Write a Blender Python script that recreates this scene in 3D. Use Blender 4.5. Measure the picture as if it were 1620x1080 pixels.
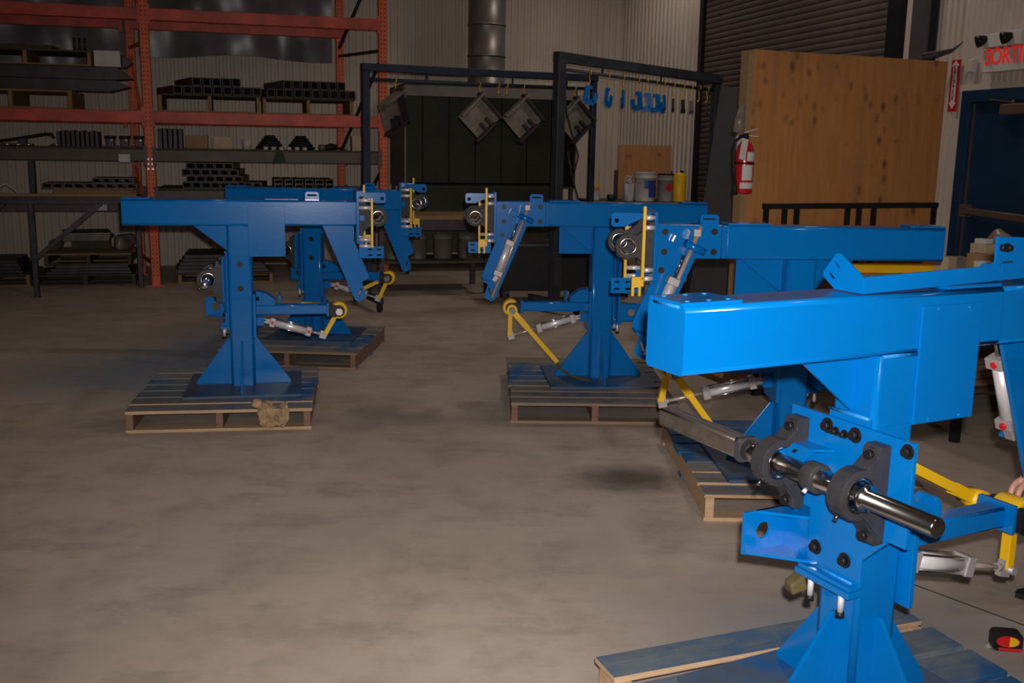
import bpy, bmesh, math, random
from mathutils import Vector, Matrix
from mathutils.geometry import tessellate_polygon
for o in list(bpy.data.objects): bpy.data.objects.remove(o)
sc = bpy.context.scene
COL = sc.collection
R = math.radians
rnd = random.Random(7)

# ------------------------------------------------------------------ camera
EYE = Vector((0, 0, 1.65))
tilt, roll = math.atan(306.84 / 1600.36), 0.0173
fw = Vector((0, math.cos(tilt), -math.sin(tilt)))
u0 = Vector((0, math.sin(tilt), math.cos(tilt))); r0 = Vector((1, 0, 0))
up = u0 * math.cos(roll) - r0 * math.sin(roll)
rt = r0 * math.cos(roll) + u0 * math.sin(roll)
cd = bpy.data.cameras.new('camera'); cam = bpy.data.objects.new('camera', cd); COL.objects.link(cam)
cd.sensor_width = 36; cd.lens = 36 * 1600.36 / 1620; cd.clip_start = .05; cd.clip_end = 200
m = Matrix((rt, up, -fw)).transposed().to_4x4(); m.translation = EYE
cam.matrix_world = m
sc.camera = cam
# ------------------------------------------------------------------ world, flash, exposure
w = bpy.data.worlds.new('world'); sc.world = w; w.use_nodes = True
w.node_tree.nodes['Background'].inputs[0].default_value = (1.0, .84, .74, 1)
w.node_tree.nodes['Background'].inputs[1].default_value = .03
def light(name, typ, loc, energy, color, **k):
    l = bpy.data.lights.new(name, typ); o = bpy.data.objects.new(name, l); COL.objects.link(o)
    o.location = loc; l.energy = energy; l.color = color
    for a, b in k.items(): setattr(l, a, b)
    return o
fl = light('camera_flash', 'SPOT', EYE + up * .075 + rt * .035, 635, (1, .93, .88), spot_size=R(88), spot_blend=1.0, shadow_soft_size=.018)
fl.rotation_euler = m.to_euler()
sc.cycles.use_denoising = True
vs = sc.view_settings
vs.view_transform = 'Standard'; vs.look = 'None'; vs.exposure = 0; vs.gamma = 1; vs.use_curve_mapping = False

# ------------------------------------------------------------------ materials
def nt(name):
    mt = bpy.data.materials.new(name); mt.use_nodes = True
    n = mt.node_tree; return mt, n, n.nodes['Principled BSDF']
def node(n, typ, **k):
    x = n.nodes.new(typ)
    for a, b in k.items():
        if a in x.inputs: x.inputs[a].default_value = b
        else: setattr(x, a, b)
    return x
def c4(c, f=1): return (min(1, c[0] * f), min(1, c[1] * f), min(1, c[2] * f), 1)
def ramp(n, src, stops):
    r = n.nodes.new('ShaderNodeValToRGB'); e = r.color_ramp.elements
    while len(e) < len(stops): e.new(.5)
    for i, (p, c) in enumerate(stops): e[i].position = p; e[i].color = c
    n.links.new(src, r.inputs[0]); return r.outputs[0]
def coords(n, scale=(1, 1, 1), which='Object'):
    t = n.nodes.new('ShaderNodeTexCoord'); mp = n.nodes.new('ShaderNodeMapping'); mp.inputs['Scale'].default_value = scale
    n.links.new(t.outputs[which], mp.inputs[0]); return mp.outputs[0]
def noise(n, vec, scale=5, detail=4, rough=.55):
    x = node(n, 'ShaderNodeTexNoise'); x.inputs['Scale'].default_value = scale; x.inputs['Detail'].default_value = detail
    x.inputs['Roughness'].default_value = rough; n.links.new(vec, x.inputs['Vector']); return x.outputs[0]
def mixc(n, fac, a, b):
    x = n.nodes.new('ShaderNodeMix'); x.data_type = 'RGBA'
    for s, v in ((0, fac), (6, a), (7, b)):
        if hasattr(v, 'links') or isinstance(v, bpy.types.NodeSocket): n.links.new(v, x.inputs[s])
        else: x.inputs[s].default_value = v
    return x.outputs[2]
def bump(n, p, h, strength=.2, dist=.01):
    b = n.nodes.new('ShaderNodeBump'); b.inputs['Strength'].default_value = strength; b.inputs['Distance'].default_value = dist
    n.links.new(h, b.inputs['Height']); n.links.new(b.outputs[0], p.inputs['Normal'])
def pbr(name, col, rough=.5, metal=0, var=.12, scale=12, bmp=0, bscale=60, stretch=(1, 1, 1), col2=None, coat=0, emit=0, spec=.5):
    mt, n, p = nt(name)
    v = coords(n, stretch)
    f = noise(n, v, scale)
    o = ramp(n, f, [(.3, c4(col, 1 - var)), (.7, c4(col2 or col, 1 + var))])
    n.links.new(o, p.inputs['Base Color'])
    p.inputs['Roughness'].default_value = rough; p.inputs['Metallic'].default_value = metal
    p.inputs['Specular IOR Level'].default_value = spec
    if coat: p.inputs['Coat Weight'].default_value = coat; p.inputs['Coat Roughness'].default_value = .15
    if bmp: bump(n, p, noise(n, v, bscale, 3), bmp, .003)
    if emit: p.inputs['Emission Color'].default_value = c4(col); p.inputs['Emission Strength'].default_value = emit
    return mt
M = {}
M['blue'] = pbr('blue_paint', (.0, .146, .475), .17, 0, .05, 3, .035, 70)
M['yellow'] = pbr('yellow_paint', (.80, .47, .006), .42, 0, .06, 6)
M['rodsteel'] = pbr('bright_rod', (.58, .47, .42), .3, .45, .08, 20)
M['frameblack'] = pbr('black_frame_paint', (.03, .034, .045), .5, 0, .3, 6)
M['chrome'] = pbr('polished_steel', (.62, .60, .58), .16, 1, .08, 20)
M['alu'] = pbr('aluminium', (.84, .82, .84), .33, .4, .05, 20)
M['alucap'] = pbr('aluminium_cap', (.42, .39, .40), .5, .35, .06, 20)
M['cast'] = pbr('dark_cast_iron', (.036, .035, .040), .42, 0, .15, 40, .25, 120, spec=.25)
M['castgrey'] = pbr('grey_cast_iron', (.05, .048, .054), .5, 0, .15, 40, .2, 120, spec=.12)
M['black'] = pbr('black_oxide_steel', (.012, .012, .014), .4, 0, .1, spec=.25)
M['red'] = pbr('red_plastic', (.6, .012, .015), .4, 0, .05)
M['redglow'] = pbr('backlit_red_letters', (.75, .03, .02), .5, emit=.35)
M['barsteel'] = pbr('cold_drawn_bar', (.22, .185, .16), .34, .7, .2, 25)
M['weld'] = pbr('painted_weld', (.02, .22, .62), .22, 0, .25, 60, .8, 160)
M['orange'] = pbr('orange_rack_paint', (.86, .15, .03), .5, 0, .25, 5, col2=(.7, .11, .03))
M['redbeam'] = pbr('red_beam_paint', (.58, .08, .045), .5, 0, .35, 4)
M['brownbeam'] = pbr('brown_beam_paint', (.10, .075, .065), .55, 0, .2, 5)
M['darksteel'] = pbr('dark_mill_steel', (.06, .05, .052), .5, .55, .3, 6, .1)
M['tubesteel'] = pbr('tube_steel', (.10, .085, .08), .5, .4, .25, 9)
M['frameblue'] = pbr('dark_blue_frame_paint', (.014, .026, .055), .5, 0, .3, 6)
M['greyplate'] = pbr('galvanised_plate', (.22, .19, .16), .55, .25, .3, 9)
M['hood'] = pbr('dark_olive_sheet', (.034, .034, .014), .6, 0, .35, 3)
M['hoodlip'] = pbr('grey_brown_sheet', (.19, .16, .145), .65, 0, .2, 3)  # plain grey-brown, paler than the rest of the hood
M['duct'] = pbr('galvanised_duct', (.24, .21, .20), .42, .6, .15, 4)
M['rubber'] = pbr('black_rubber', (.01, .01, .011), .7, 0, .1)
M['card'] = pbr('cardboard', (.34, .21, .11), .8, 0, .15, 10)
M['cardlight'] = pbr('pale_cardboard', (.52, .40, .27), .8, 0, .12, 10)
M['white'] = pbr('white_paper', (.62, .60, .58), .7, 0, .06)
M['plasticwhite'] = pbr('white_plastic', (.55, .53, .52), .45, 0, .08, 6)
M['plasticgrey'] = pbr('grey_can', (.30, .29, .30), .45, 0, .1, 6)
M['plasticblue'] = pbr('blue_print', (.02, .05, .28), .5, 0, .2, 10)
M['extred'] = pbr('extinguisher_red', (.52, .012, .018), .28, 0, .06, coat=.4)
M['doorblue'] = pbr('dark_blue_door', (.006, .03, .075), .4, 0, .2, 3)
M['bronze'] = pbr('door_hardware', (.14, .09, .065), .5, .3, .15, 8)
M['roller'] = pbr('brown_roller_slat', (.085, .058, .054), .75, 0, .15, 3)
M['colsteel'] = pbr('grey_column_paint', (.06, .055, .06), .55, 0, .15, 4)
M['olive'] = pbr('olive_webbing', (.10, .08, .026), .8, 0, .2, 30)
M['plasticfilm'] = pbr('cloudy_plastic_wrap', (.22, .18, .15), .3, 0, .3, 14, .5, 25)
M['skin'] = pbr('skin', (.55, .30, .22), .5, 0, .08, 20)
M['coverall'] = pbr('navy_cloth', (.02, .025, .05), .85, 0, .15, 30)
M['shirt'] = pbr('grey_shirt', (.16, .16, .17), .85, 0, .12, 30)
M['hair'] = pbr('brown_hair', (.04, .022, .012), .6, 0, .3, 60)
M['shoe'] = pbr('dark_leather', (.02, .025, .05), .25, 0, .15, 20)
M['tan'] = pbr('tan_crumpled_paper', (.33, .215, .105), .85, 0, .35, 18, .5, 30, col2=(.42, .29, .16))
M['lampglow'] = pbr('lamp_lens', (1, .86, .7), .4, emit=6)

def blue_top(name):      # blue paint worn/dusty on the upward face
    return M['blue']
def wood(name, a, b, blue=0.0, stretch=(2, 14, 14), rough=.8):
    mt, n, p = nt(name)
    v = coords(n, stretch)
    f = noise(n, v, 3, 6, .65)
    o = ramp(n, f, [(.3, c4(a)), (.7, c4(b))])
    if blue:
        g = coords(n, (1, 1, 1), 'Object'); gg = noise(n, g, 3.2, 5, .6)
        mk = ramp(n, gg, [(max(0, .62 - blue * .5), (0, 0, 0, 1)), (max(.02, .78 - blue * .4), (1, 1, 1, 1))])
        o = mixc(n, mk, o, (.006, .09, .26, 1))
    n.links.new(o, p.inputs['Base Color']); p.inputs['Roughness'].default_value = rough
    bump(n, p, f, .35, .004)
    return mt
M['wood'] = wood('old_pallet_wood', (.20, .145, .10), (.32, .25, .18), .08)
M['woodgrey'] = wood('grey_pallet_wood', (.155, .145, .145), (.245, .23, .225), .18)
M['woodblue'] = wood('oversprayed_pallet_wood', (.09, .12, .15), (.15, .18, .21), .34)
M['bluegrime'] = wood('grimy_blue_plate', (.05, .075, .115), (.085, .11, .15), .30, (2, 2, 2), .5)
M['woodtan'] = wood('tan_wood', (.24, .155, .10), (.34, .235, .16), 0)
M['woodpale'] = wood('pale_pallet_wood', (.42, .27, .15), (.58, .40, .25), 0)
M['woodlight'] = wood('yellow_pallet_wood', (.26, .16, .07), (.34, .22, .10), 0)
M['woodred'] = wood('brown_stringer_wood', (.17, .09, .06), (.26, .15, .10), 0)
M['wooddark'] = wood('dirty_wood', (.06, .045, .03), (.11, .085, .055), 0)
def plywood_mat():
    mt, n, p = nt('fir_plywood')
    v = coords(n, (9, 9, .9)); f = noise(n, v, 2.2, 7, .65)
    o = ramp(n, f, [(.25, (.36, .145, .042, 1)), (.75, (.52, .235, .078, 1))])
    v2 = coords(n, (5, 5, 3.0)); k = node(n, 'ShaderNodeTexVoronoi'); k.inputs['Scale'].default_value = 2.4; n.links.new(v2, k.inputs['Vector'])
    kk = ramp(n, k.outputs['Distance'], [(.10, (1, 1, 1, 1)), (.36, (0, 0, 0, 1))])
    g = noise(n, coords(n, (.7, .7, 4.5)), 1.0, 2); gm = ramp(n, g, [(.47, (0, 0, 0, 1)), (.56, (.85, .85, .85, 1))])
    mm = n.nodes.new('ShaderNodeMath'); mm.operation = 'MULTIPLY'; n.links.new(kk, mm.inputs[0]); n.links.new(gm, mm.inputs[1])
    o = mixc(n, mm.outputs[0], o, (.07, .028, .018, 1))
    st = noise(n, coords(n, (2.2, 2.2, .7)), 1.6, 4); sm = ramp(n, st, [(.56, (0, 0, 0, 1)), (.75, (.5, .5, .5, 1))])
    o = mixc(n, sm, o, (.17, .09, .06, 1))
    n.links.new(o, p.inputs['Base Color']); p.inputs['Roughness'].default_value = .6; bump(n, p, f, .15, .003)
    return mt
M['ply'] = plywood_mat()
def wall_mat(name, a, b):
    mt, n, p = nt(name)
    v = coords(n, (1, 1, .25)); f = noise(n, v, 1.6, 5)
    o = ramp(n, f, [(.3, c4(a)), (.7, c4(b))])
    d = noise(n, coords(n, (1, 1, 1)), .9, 6, .7); dm = ramp(n, d, [(.55, (0, 0, 0, 1)), (.8, (.55, .55, .55, 1))])
    o = mixc(n, dm, o, c4(a, .5))
    n.links.new(o, p.inputs['Base Color']); p.inputs['Roughness'].default_value = .5
    return mt
M['wall'] = wall_mat('beige_liner_panel', (.54, .46, .39), (.64, .545, .46))
M['wallr'] = wall_mat('ribbed_panel', (.50, .43, .37), (.60, .51, .44))
def floor_mat():
    mt, n, p = nt('stained_concrete')
    v = coords(n, (1, 1, 1), 'Object')
    f1 = noise(n, v, .55, 6, .62); f2 = noise(n, v, 3.5, 8, .7); f3 = noise(n, coords(n, (1, 2.2, 1)), 1.3, 8, .72)
    o = ramp(n, f1, [(.3, (.43, .355, .295, 1)), (.7, (.56, .47, .40, 1))])
    dk = ramp(n, f2, [(.46, (0, 0, 0, 1)), (.76, (.75, .75, .75, 1))]); o = mixc(n, dk, o, (.30, .24, .195, 1))
    st = ramp(n, f3, [(.53, (0, 0, 0, 1)), (.70, (.6, .6, .6, 1))]); o = mixc(n, st, o, (.24, .20, .165, 1))
    # blue overspray where the machines were painted
    for (x, y, rx, ry, s) in ((-2.6, 7.2, 1.3, 1.1, .7), (-2.2, 8.4, 1.2, 1.6, .8), (.3, 6.6, .75, .9, .35), (1.2, 3.2, 1.0, .7, .5), (.62, 4.95, .38, .30, -.9)):
        mp = n.nodes.new('ShaderNodeMapping'); t = n.nodes.new('ShaderNodeTexCoord'); n.links.new(t.outputs['Object'], mp.inputs[0])
        mp.vector_type = 'TEXTURE'; mp.inputs['Location'].default_value = (x, y, 0); mp.inputs['Scale'].default_value = (rx, ry, 1)
        ln = n.nodes.new('ShaderNodeVectorMath'); ln.operation = 'LENGTH'; n.links.new(mp.outputs[0], ln.inputs[0])
        ma = n.nodes.new('ShaderNodeMath'); ma.operation = 'MULTIPLY_ADD'; n.links.new(f2, ma.inputs[0]); ma.inputs[1].default_value = 1.3; n.links.new(ln.outputs['Value'], ma.inputs[2])
        mk = ramp(n, ma.outputs[0], [(.62, c4((1, 1, 1), abs(s))), (1.0, (0, 0, 0, 1))]) if False else None
        mr = n.nodes.new('ShaderNodeMapRange'); n.links.new(ma.outputs[0], mr.inputs[0]); mr.inputs[1].default_value = .9; mr.inputs[2].default_value = 1.6; mr.inputs[3].default_value = abs(s); mr.inputs[4].default_value = 0
        o = mixc(n, mr.outputs[0], o, (.11, .17, .27, 1) if s > 0 else (.10, .08, .066, 1))
    n.links.new(o, p.inputs['Base Color'])
    p.inputs['Roughness'].default_value = .62; p.inputs['Specular IOR Level'].default_value = .3
    bump(n, p, f2, .12, .01)
    return mt
M['floor'] = floor_mat()
M['joint'] = pbr('floor_joint', (.03, .025, .022), .9)

# ------------------------------------------------------------------ mesh builder
class MB:
    def __init__(s): s.v = []; s.f = []; s.sm = []
    def add(s, vs, fs, smooth=None):
        b = len(s.v); s.v += [tuple(x) for x in vs]
        for i, f in enumerate(fs):
            s.f.append([b + k for k in f]); s.sm.append(bool(smooth[i]) if isinstance(smooth, list) else bool(smooth))
        return s
    def box(s, x0, x1, y0, y1, z0, z1):
        return s.add([(x0, y0, z0), (x1, y0, z0), (x1, y1, z0), (x0, y1, z0), (x0, y0, z1), (x1, y0, z1), (x1, y1, z1), (x0, y1, z1)],
                     [(0, 3, 2, 1), (4, 5, 6, 7), (0, 1, 5, 4), (1, 2, 6, 5), (2, 3, 7, 6), (3, 0, 4, 7)])
    def plate(s, outer, holes=(), c0=0, c1=.01, ax='xz'):
        f = {'xz': lambda a, b, c: (a, c, b), 'yz': lambda a, b, c: (c, a, b), 'xy': lambda a, b, c: (a, b, c)}[ax]
        loops = [list(outer)] + [list(h) for h in holes]
        tris = tessellate_polygon([[Vector((a, b, 0)) for a, b in l] for l in loops])
        flat = [p for l in loops for p in l]; n = len(flat)
        vs = [f(a, b, c0) for a, b in flat] + [f(a, b, c1) for a, b in flat]
        fs = [tuple(t) for t in tris] + [tuple(k + n for k in reversed(t)) for t in tris]
        i = 0
        for l in loops:
            m_ = len(l)
            for k in range(m_): fs.append((i + k, i + (k + 1) % m_, i + (k + 1) % m_ + n, i + k + n))
            i += m_
        return s.add(vs, fs)
    def cone(s, p, q, r1, r2=None, n=16, caps=True):
        r2 = r1 if r2 is None else r2
        p, q = Vector(p), Vector(q); d = (q - p).normalized()
        a = d.orthogonal().normalized(); b = d.cross(a)
        vs = [p + (a * math.cos(t) + b * math.sin(t)) * r1 for t in [2 * math.pi * k / n for k in range(n)]]
        vs += [q + (a * math.cos(t) + b * math.sin(t)) * r2 for t in [2 * math.pi * k / n for k in range(n)]]
        fs = [(k, (k + 1) % n, (k + 1) % n + n, k + n) for k in range(n)]; sm = [True] * n
        if caps: fs += [tuple(range(n - 1, -1, -1)), tuple(range(n, 2 * n))]; sm += [False] * 2
        return s.add(vs, fs, sm)
    def lathe(s, p, axis, prof, n=24, closed=False):
        p = Vector(p); d = Vector(axis).normalized(); a = d.orthogonal().normalized(); b = d.cross(a)
        vs = []; L = len(prof)
        for k in range(n):
            t = 2 * math.pi * k / n; e = a * math.cos(t) + b * math.sin(t)
            vs += [p + e * r + d * h for r, h in prof]
        fs = []
        for k in range(n):
            k2 = (k + 1) % n
            for j in range(L if closed else L - 1):
                j2 = (j + 1) % L
                fs.append((k * L + j, k2 * L + j, k2 * L + j2, k * L + j2))
        return s.add(vs, fs, [False] * len(fs) if n < 9 else [True] * len(fs))
    def tube(s, pts, r, n=8):
        pts = [Vector(p) for p in pts]; rings = []
        up_ = None
        for i, p in enumerate(pts):
            d = (pts[min(i + 1, len(pts) - 1)] - pts[max(i - 1, 0)]).normalized()
            if up_ is None: up_ = d.orthogonal().normalized()
            up_ = (up_ - d * up_.dot(d)).normalized(); b = d.cross(up_)
            rr = r[i] if isinstance(r, (list, tuple)) else r
            rings.append([p + (up_ * math.cos(t) + b * math.sin(t)) * rr for t in [2 * math.pi * k / n for k in range(n)]])
        vs = [v for g in rings for v in g]; fs = []; sm = []
        for i in range(len(pts) - 1):
            for k in range(n): fs.append((i * n + k, i * n + (k + 1) % n, (i + 1) * n + (k + 1) % n, (i + 1) * n + k)); sm.append(True)
        fs += [tuple(range(n - 1, -1, -1)), tuple((len(pts) - 1) * n + k for k in range(n))]; sm += [False] * 2
        return s.add(vs, fs, sm)
    def bar(s, p, q, w_, h_, upv=(0, 0, 1)):
        p, q = Vector(p), Vector(q); d = (q - p).normalized(); a = d.cross(Vector(upv))
        a = a.normalized() if a.length > 1e-5 else d.orthogonal().normalized(); b = a.cross(d)
        vs = [e + a * (sx * w_ / 2) + b * (sy * h_ / 2) for e in (p, q) for sx, sy in ((-1, -1), (1, -1), (1, 1), (-1, 1))]
        return s.add(vs, [(0, 3, 2, 1), (4, 5, 6, 7), (0, 1, 5, 4), (1, 2, 6, 5), (2, 3, 7, 6), (3, 0, 4, 7)])
    def rtube(s, p, q, w_, h_, r=.012, upv=(0, 0, 1), n=4):
        p, q = Vector(p), Vector(q); d = (q - p).normalized(); a = d.cross(Vector(upv)); a = a.normalized(); b = a.cross(d)
        pr = []
        for cx, cy, t0 in ((1, 1, 0), (-1, 1, 90), (-1, -1, 180), (1, -1, 270)):
            for k in range(n + 1):
                t = R(t0 + 90 * k / n); pr.append((cx * (w_ / 2 - r) + r * math.cos(t), cy * (h_ / 2 - r) + r * math.sin(t)))
        N = len(pr); vs = [e + a * x + b * y for e in (p, q) for x, y in pr]
        fs = [(k, (k + 1) % N, (k + 1) % N + N, k + N) for k in range(N)]
        sm = [(k % (n + 1)) != n for k in range(N)]
        fs += [tuple(range(N - 1, -1, -1)), tuple(range(N, 2 * N))]; sm += [False, False]
        return s.add(vs, fs, sm)
    def mesh(s, name):
        me = bpy.data.meshes.new(name); me.from_pydata([tuple(x) for x in s.v], [], s.f)
        for p_, k in zip(me.polygons, s.sm): p_.use_smooth = k
        bm = bmesh.new(); bm.from_mesh(me); bmesh.ops.recalc_face_normals(bm, faces=bm.faces); bm.to_mesh(me); bm.free()
        return me
def circ(cx, cy, r, n=16, a0=0): return [(cx + r * math.cos(a0 + 2 * math.pi * k / n), cy + r * math.sin(a0 + 2 * math.pi * k / n)) for k in range(n)]
def slot(cx, cy, lx, ly): return [(cx - lx / 2, cy - ly / 2), (cx + lx / 2, cy - ly / 2), (cx + lx / 2, cy + ly / 2), (cx - lx / 2, cy + ly / 2)]
def rrect(x0, x1, y0, y1, r, n=4):
    o = []
    for cx, cy, t0 in ((x1 - r, y1 - r, 0), (x0 + r, y1 - r, 90), (x0 + r, y0 + r, 180), (x1 - r, y0 + r, 270)):
        for k in range(n + 1): t = R(t0 + 90 * k / n); o.append((cx + r * math.cos(t), cy + r * math.sin(t)))
    return o
def obj(name, mb, mat, parent=None, dz=0, bevel=0, label=None):
    me = mb if isinstance(mb, bpy.types.Mesh) else mb.mesh(name)
    if not me.materials: me.materials.append(M[mat] if isinstance(mat, str) else mat)
    o = bpy.data.objects.new(name, me); COL.objects.link(o)
    if parent is not None: o.parent = parent
    o.location.z = dz
    if bevel:
        b = o.modifiers.new('bevel', 'BEVEL'); b.width = bevel; b.segments = 2; b.limit_method = 'ANGLE'; b.angle_limit = R(40)
    if label: o['label'] = label
    return o
def tag(o, label, cat, group=None, kind=None):
    o['label'] = label; o['category'] = cat
    if group: o['group'] = group
    if kind: o['kind'] = kind
    return o
def thing(name, label, cat, loc=(0, 0, 0), rotz=0, group=None):
    o = bpy.data.objects.new(name, None); COL.objects.link(o); o.empty_display_size = .1
    o.location = loc; o.rotation_euler = (0, 0, rotz); return tag(o, label, cat, group)
def struct(name, mb, mat, loc=(0, 0, 0), rotz=0):
    o = obj(name, mb, mat); o.location = loc; o.rotation_euler = (0, 0, rotz); o['kind'] = 'structure'; return o
def sthing(name, loc, rotz):
    o = bpy.data.objects.new(name, None); COL.objects.link(o); o.location = loc; o.rotation_euler = (0, 0, rotz); o['kind'] = 'structure'; return o
def text_mesh(name, body, size, mat, parent, loc, rot, sx=1, ext=.002, bold=0):
    c = bpy.data.curves.new(name, 'FONT'); c.body = body; c.size = size; c.extrude = ext; c.offset = bold; c.align_x = 'LEFT'; c.align_y = 'BOTTOM'
    t = bpy.data.objects.new(name, c); COL.objects.link(t)
    dg = bpy.context.evaluated_depsgraph_get(); me = bpy.data.meshes.new_from_object(t.evaluated_get(dg)); bpy.data.objects.remove(t)
    me.materials.clear(); me.materials.append(M[mat])
    o = bpy.data.objects.new(name, me); COL.objects.link(o); o.parent = parent; o.location = loc; o.rotation_euler = rot; o.scale = (sx, 1, 1); return o






# ------------------------------------------------------------------ structure
D15 = R(15)
du = Vector((math.cos(D15), math.sin(D15), 0)); dv = Vector((-math.sin(D15), math.cos(D15), 0)); de = -dv
P0 = Vector((-4.16, 11.713, 0)); CORNER = Vector((1.549, 15.32, 0))
def RK(u, v, z=0): return P0 + du * u + dv * v + Vector((0, 0, z))
def WR(s, off=0, z=0): return CORNER + de * s - du * off + Vector((0, 0, z))
WROT = R(-75)
struct('floor', MB().box(-12, 9, -4, 20, -.1, 0), 'floor')
struct('ceiling', MB().box(-12, 9, -4, 20, 6.0, 6.1), 'wall')
def ribwall(mb, x0, x1, z0, z1, period, depth, top=.4, back=.05):
    xs = []; x = x0
    while x < x1 - 1e-6:
        w_ = min(period, x1 - x); f = w_ * (1 - top) / 2; t = w_ * top * .6; s_ = (w_ - 2 * f - t) / 2
        xs += [(x, 0), (x + f, 0), (x + f + s_, -depth), (x + f + s_ + t, -depth), (x + f + 2 * s_ + t, 0)]
        x += w_
    xs.append((x1, 0)); n = len(xs)
    vs = [(a, b, z0) for a, b in xs] + [(a, b, z1) for a, b in xs] + [(x0, back, z0), (x1, back, z0), (x0, back, z1), (x1, back, z1)]
    fs = [(k, k + 1, k + 1 + n, k + n) for k in range(n - 1)] + [(2 * n + 1, 2 * n, 2 * n + 2, 2 * n + 3), (2 * n, 0, n, 2 * n + 2), (n - 1, 2 * n + 1, 2 * n + 3, 2 * n - 1)]
    return mb.add(vs, fs)
wb = MB(); ribwall(wb, -8, 6.448, 0, 6, .095, .010, .7)
struct('wall_back', wb, 'wall', RK(0, 2.006), D15)
wr = MB()
ribwall(wr, 0.02, 2.70, 0, 6, .13, .024, .6)
ribwall(wr, 2.70, 6.66, 4.05, 6, .2, .02, .5)
ribwall(wr, 6.66, 6.92, 0, 6, .13, .012, .5)
ribwall(wr, 6.92, 7.41, 0, 6, .07, .02, .55)
ribwall(wr, 7.41, 8.62, 2.145, 6, .06, .004, .5)
ribwall(wr, 8.62, 15.5, 0, 6, .06, .004, .5)
wr.box(7.41, 7.47, -.01, .05, 0, 2.145)
struct('wall_right', wr, 'wallr', CORNER, WROT)
# steel column against the right wall
o = struct('trim_1', MB().box(6.90, 7.12, -.12, -.105, 0, 6).box(6.90, 7.12, -.04, -.025, 0, 6).box(7.0, 7.014, -.105, -.04, 0, 6), 'colsteel', CORNER, WROT)
# white flashing strip over the door head
struct('trim_2', MB().box(7.42, 8.66, -.016, -.005, 2.135, 2.185), 'wall', CORNER, WROT)
# roller shutter
d2 = sthing('door_2', CORNER, WROT)
slat = MB(); n_ = 7
pr = [(-.007 * math.sin(math.pi * k / 6) ** .8 if 0 < k < 6 else 0, .058 * k / 6) for k in range(7)]
vs_ = [(x, y - .012, z) for x in (0, 3.66) for y, z in pr] + [(0, .012, 0), (3.66, .012, 0), (0, .012, .0615), (3.66, .012, .0615)]
fs_ = [(k, k + 7, k + 8, k + 1) for k in range(6)] + [(14, 15, 7, 0), (15, 14, 16, 17), (6, 13, 17, 16)]
slat.add(vs_, fs_)
sm_ = slat.mesh('slat'); sm_.materials.append(M['roller'])
for k in range(64):
    o = obj('slat', sm_, 'roller', d2); o.location = (2.80, -.005, .02 + .0635 * k)
obj('guide_rail', MB().box(2.70, 2.80, -.06, .05, 0, 4.1), 'black', d2)
obj('guide_rail', MB().box(6.46, 6.66, -.05, .05, 0, 4.1), 'black', d2)
obj('shutter_hood', MB().box(2.70, 6.62, -.42, -.02, 4.02, 4.5), 'black', d2, bevel=.03)
# exit door
d1 = sthing('door_1', CORNER, WROT)
obj('door_frame', MB().box(7.47, 7.57, -.02, .10, 0, 2.14).box(8.52, 8.62, -.02, .10, 0, 2.14).box(7.57, 8.52, -.02, .10, 2.05, 2.14), 'doorblue', d1, bevel=.004)
dl = obj('door_leaf', MB().box(7.575, 8.515, .02, .065, .01, 2.045), 'doorblue', d1, bevel=.003)
obj('edge_strip', MB().box(7.575, 7.593, .012, .021, .01, 2.04), 'bronze', d1)
pb = obj('push_bar', MB().rtube((7.66, -.03, 1.225), (8.44, -.03, 1.205), .045, .055, .01), 'bronze', d1)
obj('end_bracket', MB().box(7.60, 7.67, -.05, .022, 1.18, 1.275), 'bronze', pb, bevel=.006)
obj('end_bracket', MB().box(8.43, 8.50, -.05, .022, 1.16, 1.255), 'bronze', pb, bevel=.006)
dc = obj('door_closer', MB().box(7.93, 8.25, -.05, .02, 1.945, 2.025), 'bronze', d1, bevel=.01)
obj('closer_arm', MB().bar((8.05, -.03, 2.035), (7.84, -.06, 2.06), .02, .008).cone((8.05, -.03, 2.02), (8.05, -.03, 2.05), .012), 'bronze', dc)
# saw-cut joint in the slab
struct('trim_3', MB().bar((1.32, 4.04, .0008), (2.35, 2.75, .0008), .006, .0016), 'joint')
# ceiling lamps (the light the hall has)
for i, (x, y, e_) in enumerate(((-5, 2, 55), (2.2, .8, 55), (-2.0, 7.4, 34), (2.0, 8.6, 104), (1.2, 12.6, 75))):
    t = thing('high_bay_lamp', ['bell shaped high bay lamp over the left aisle', 'bell shaped high bay lamp above the front machine', 'bell shaped high bay lamp before the orange rack', 'bell shaped high bay lamp near the roller shutter', 'bell shaped high bay lamp near the round duct'][i], 'lamp', (x, y, 5.1), 0, 'high bay lamps under the ceiling')
    obj('shade', MB().lathe((0, 0, 0), (0, 0, 1), [(.26, 0), (.25, .06), (.17, .22), (.09, .30), (.085, .30), (.16, .215), (.24, .06), (.25, 0)], 24, True), 'alu', t)
    obj('housing', MB().cone((0, 0, .29), (0, 0, .52), .08, .07).cone((0, 0, .52), (0, 0, .9), .01), 'colsteel', t)
    obj('bulb', MB().lathe((0, 0, .06), (0, 0, 1), [(.001, 0), (.05, .03), (.06, .09), (.04, .16), (.03, .23)], 16), 'lampglow', t)
    l = light('lamp_light', 'SPOT', (0, 0, -.02), e_, (1, .87, .76), spot_size=R(150), spot_blend=.8, shadow_soft_size=.22); l.parent = t
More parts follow.
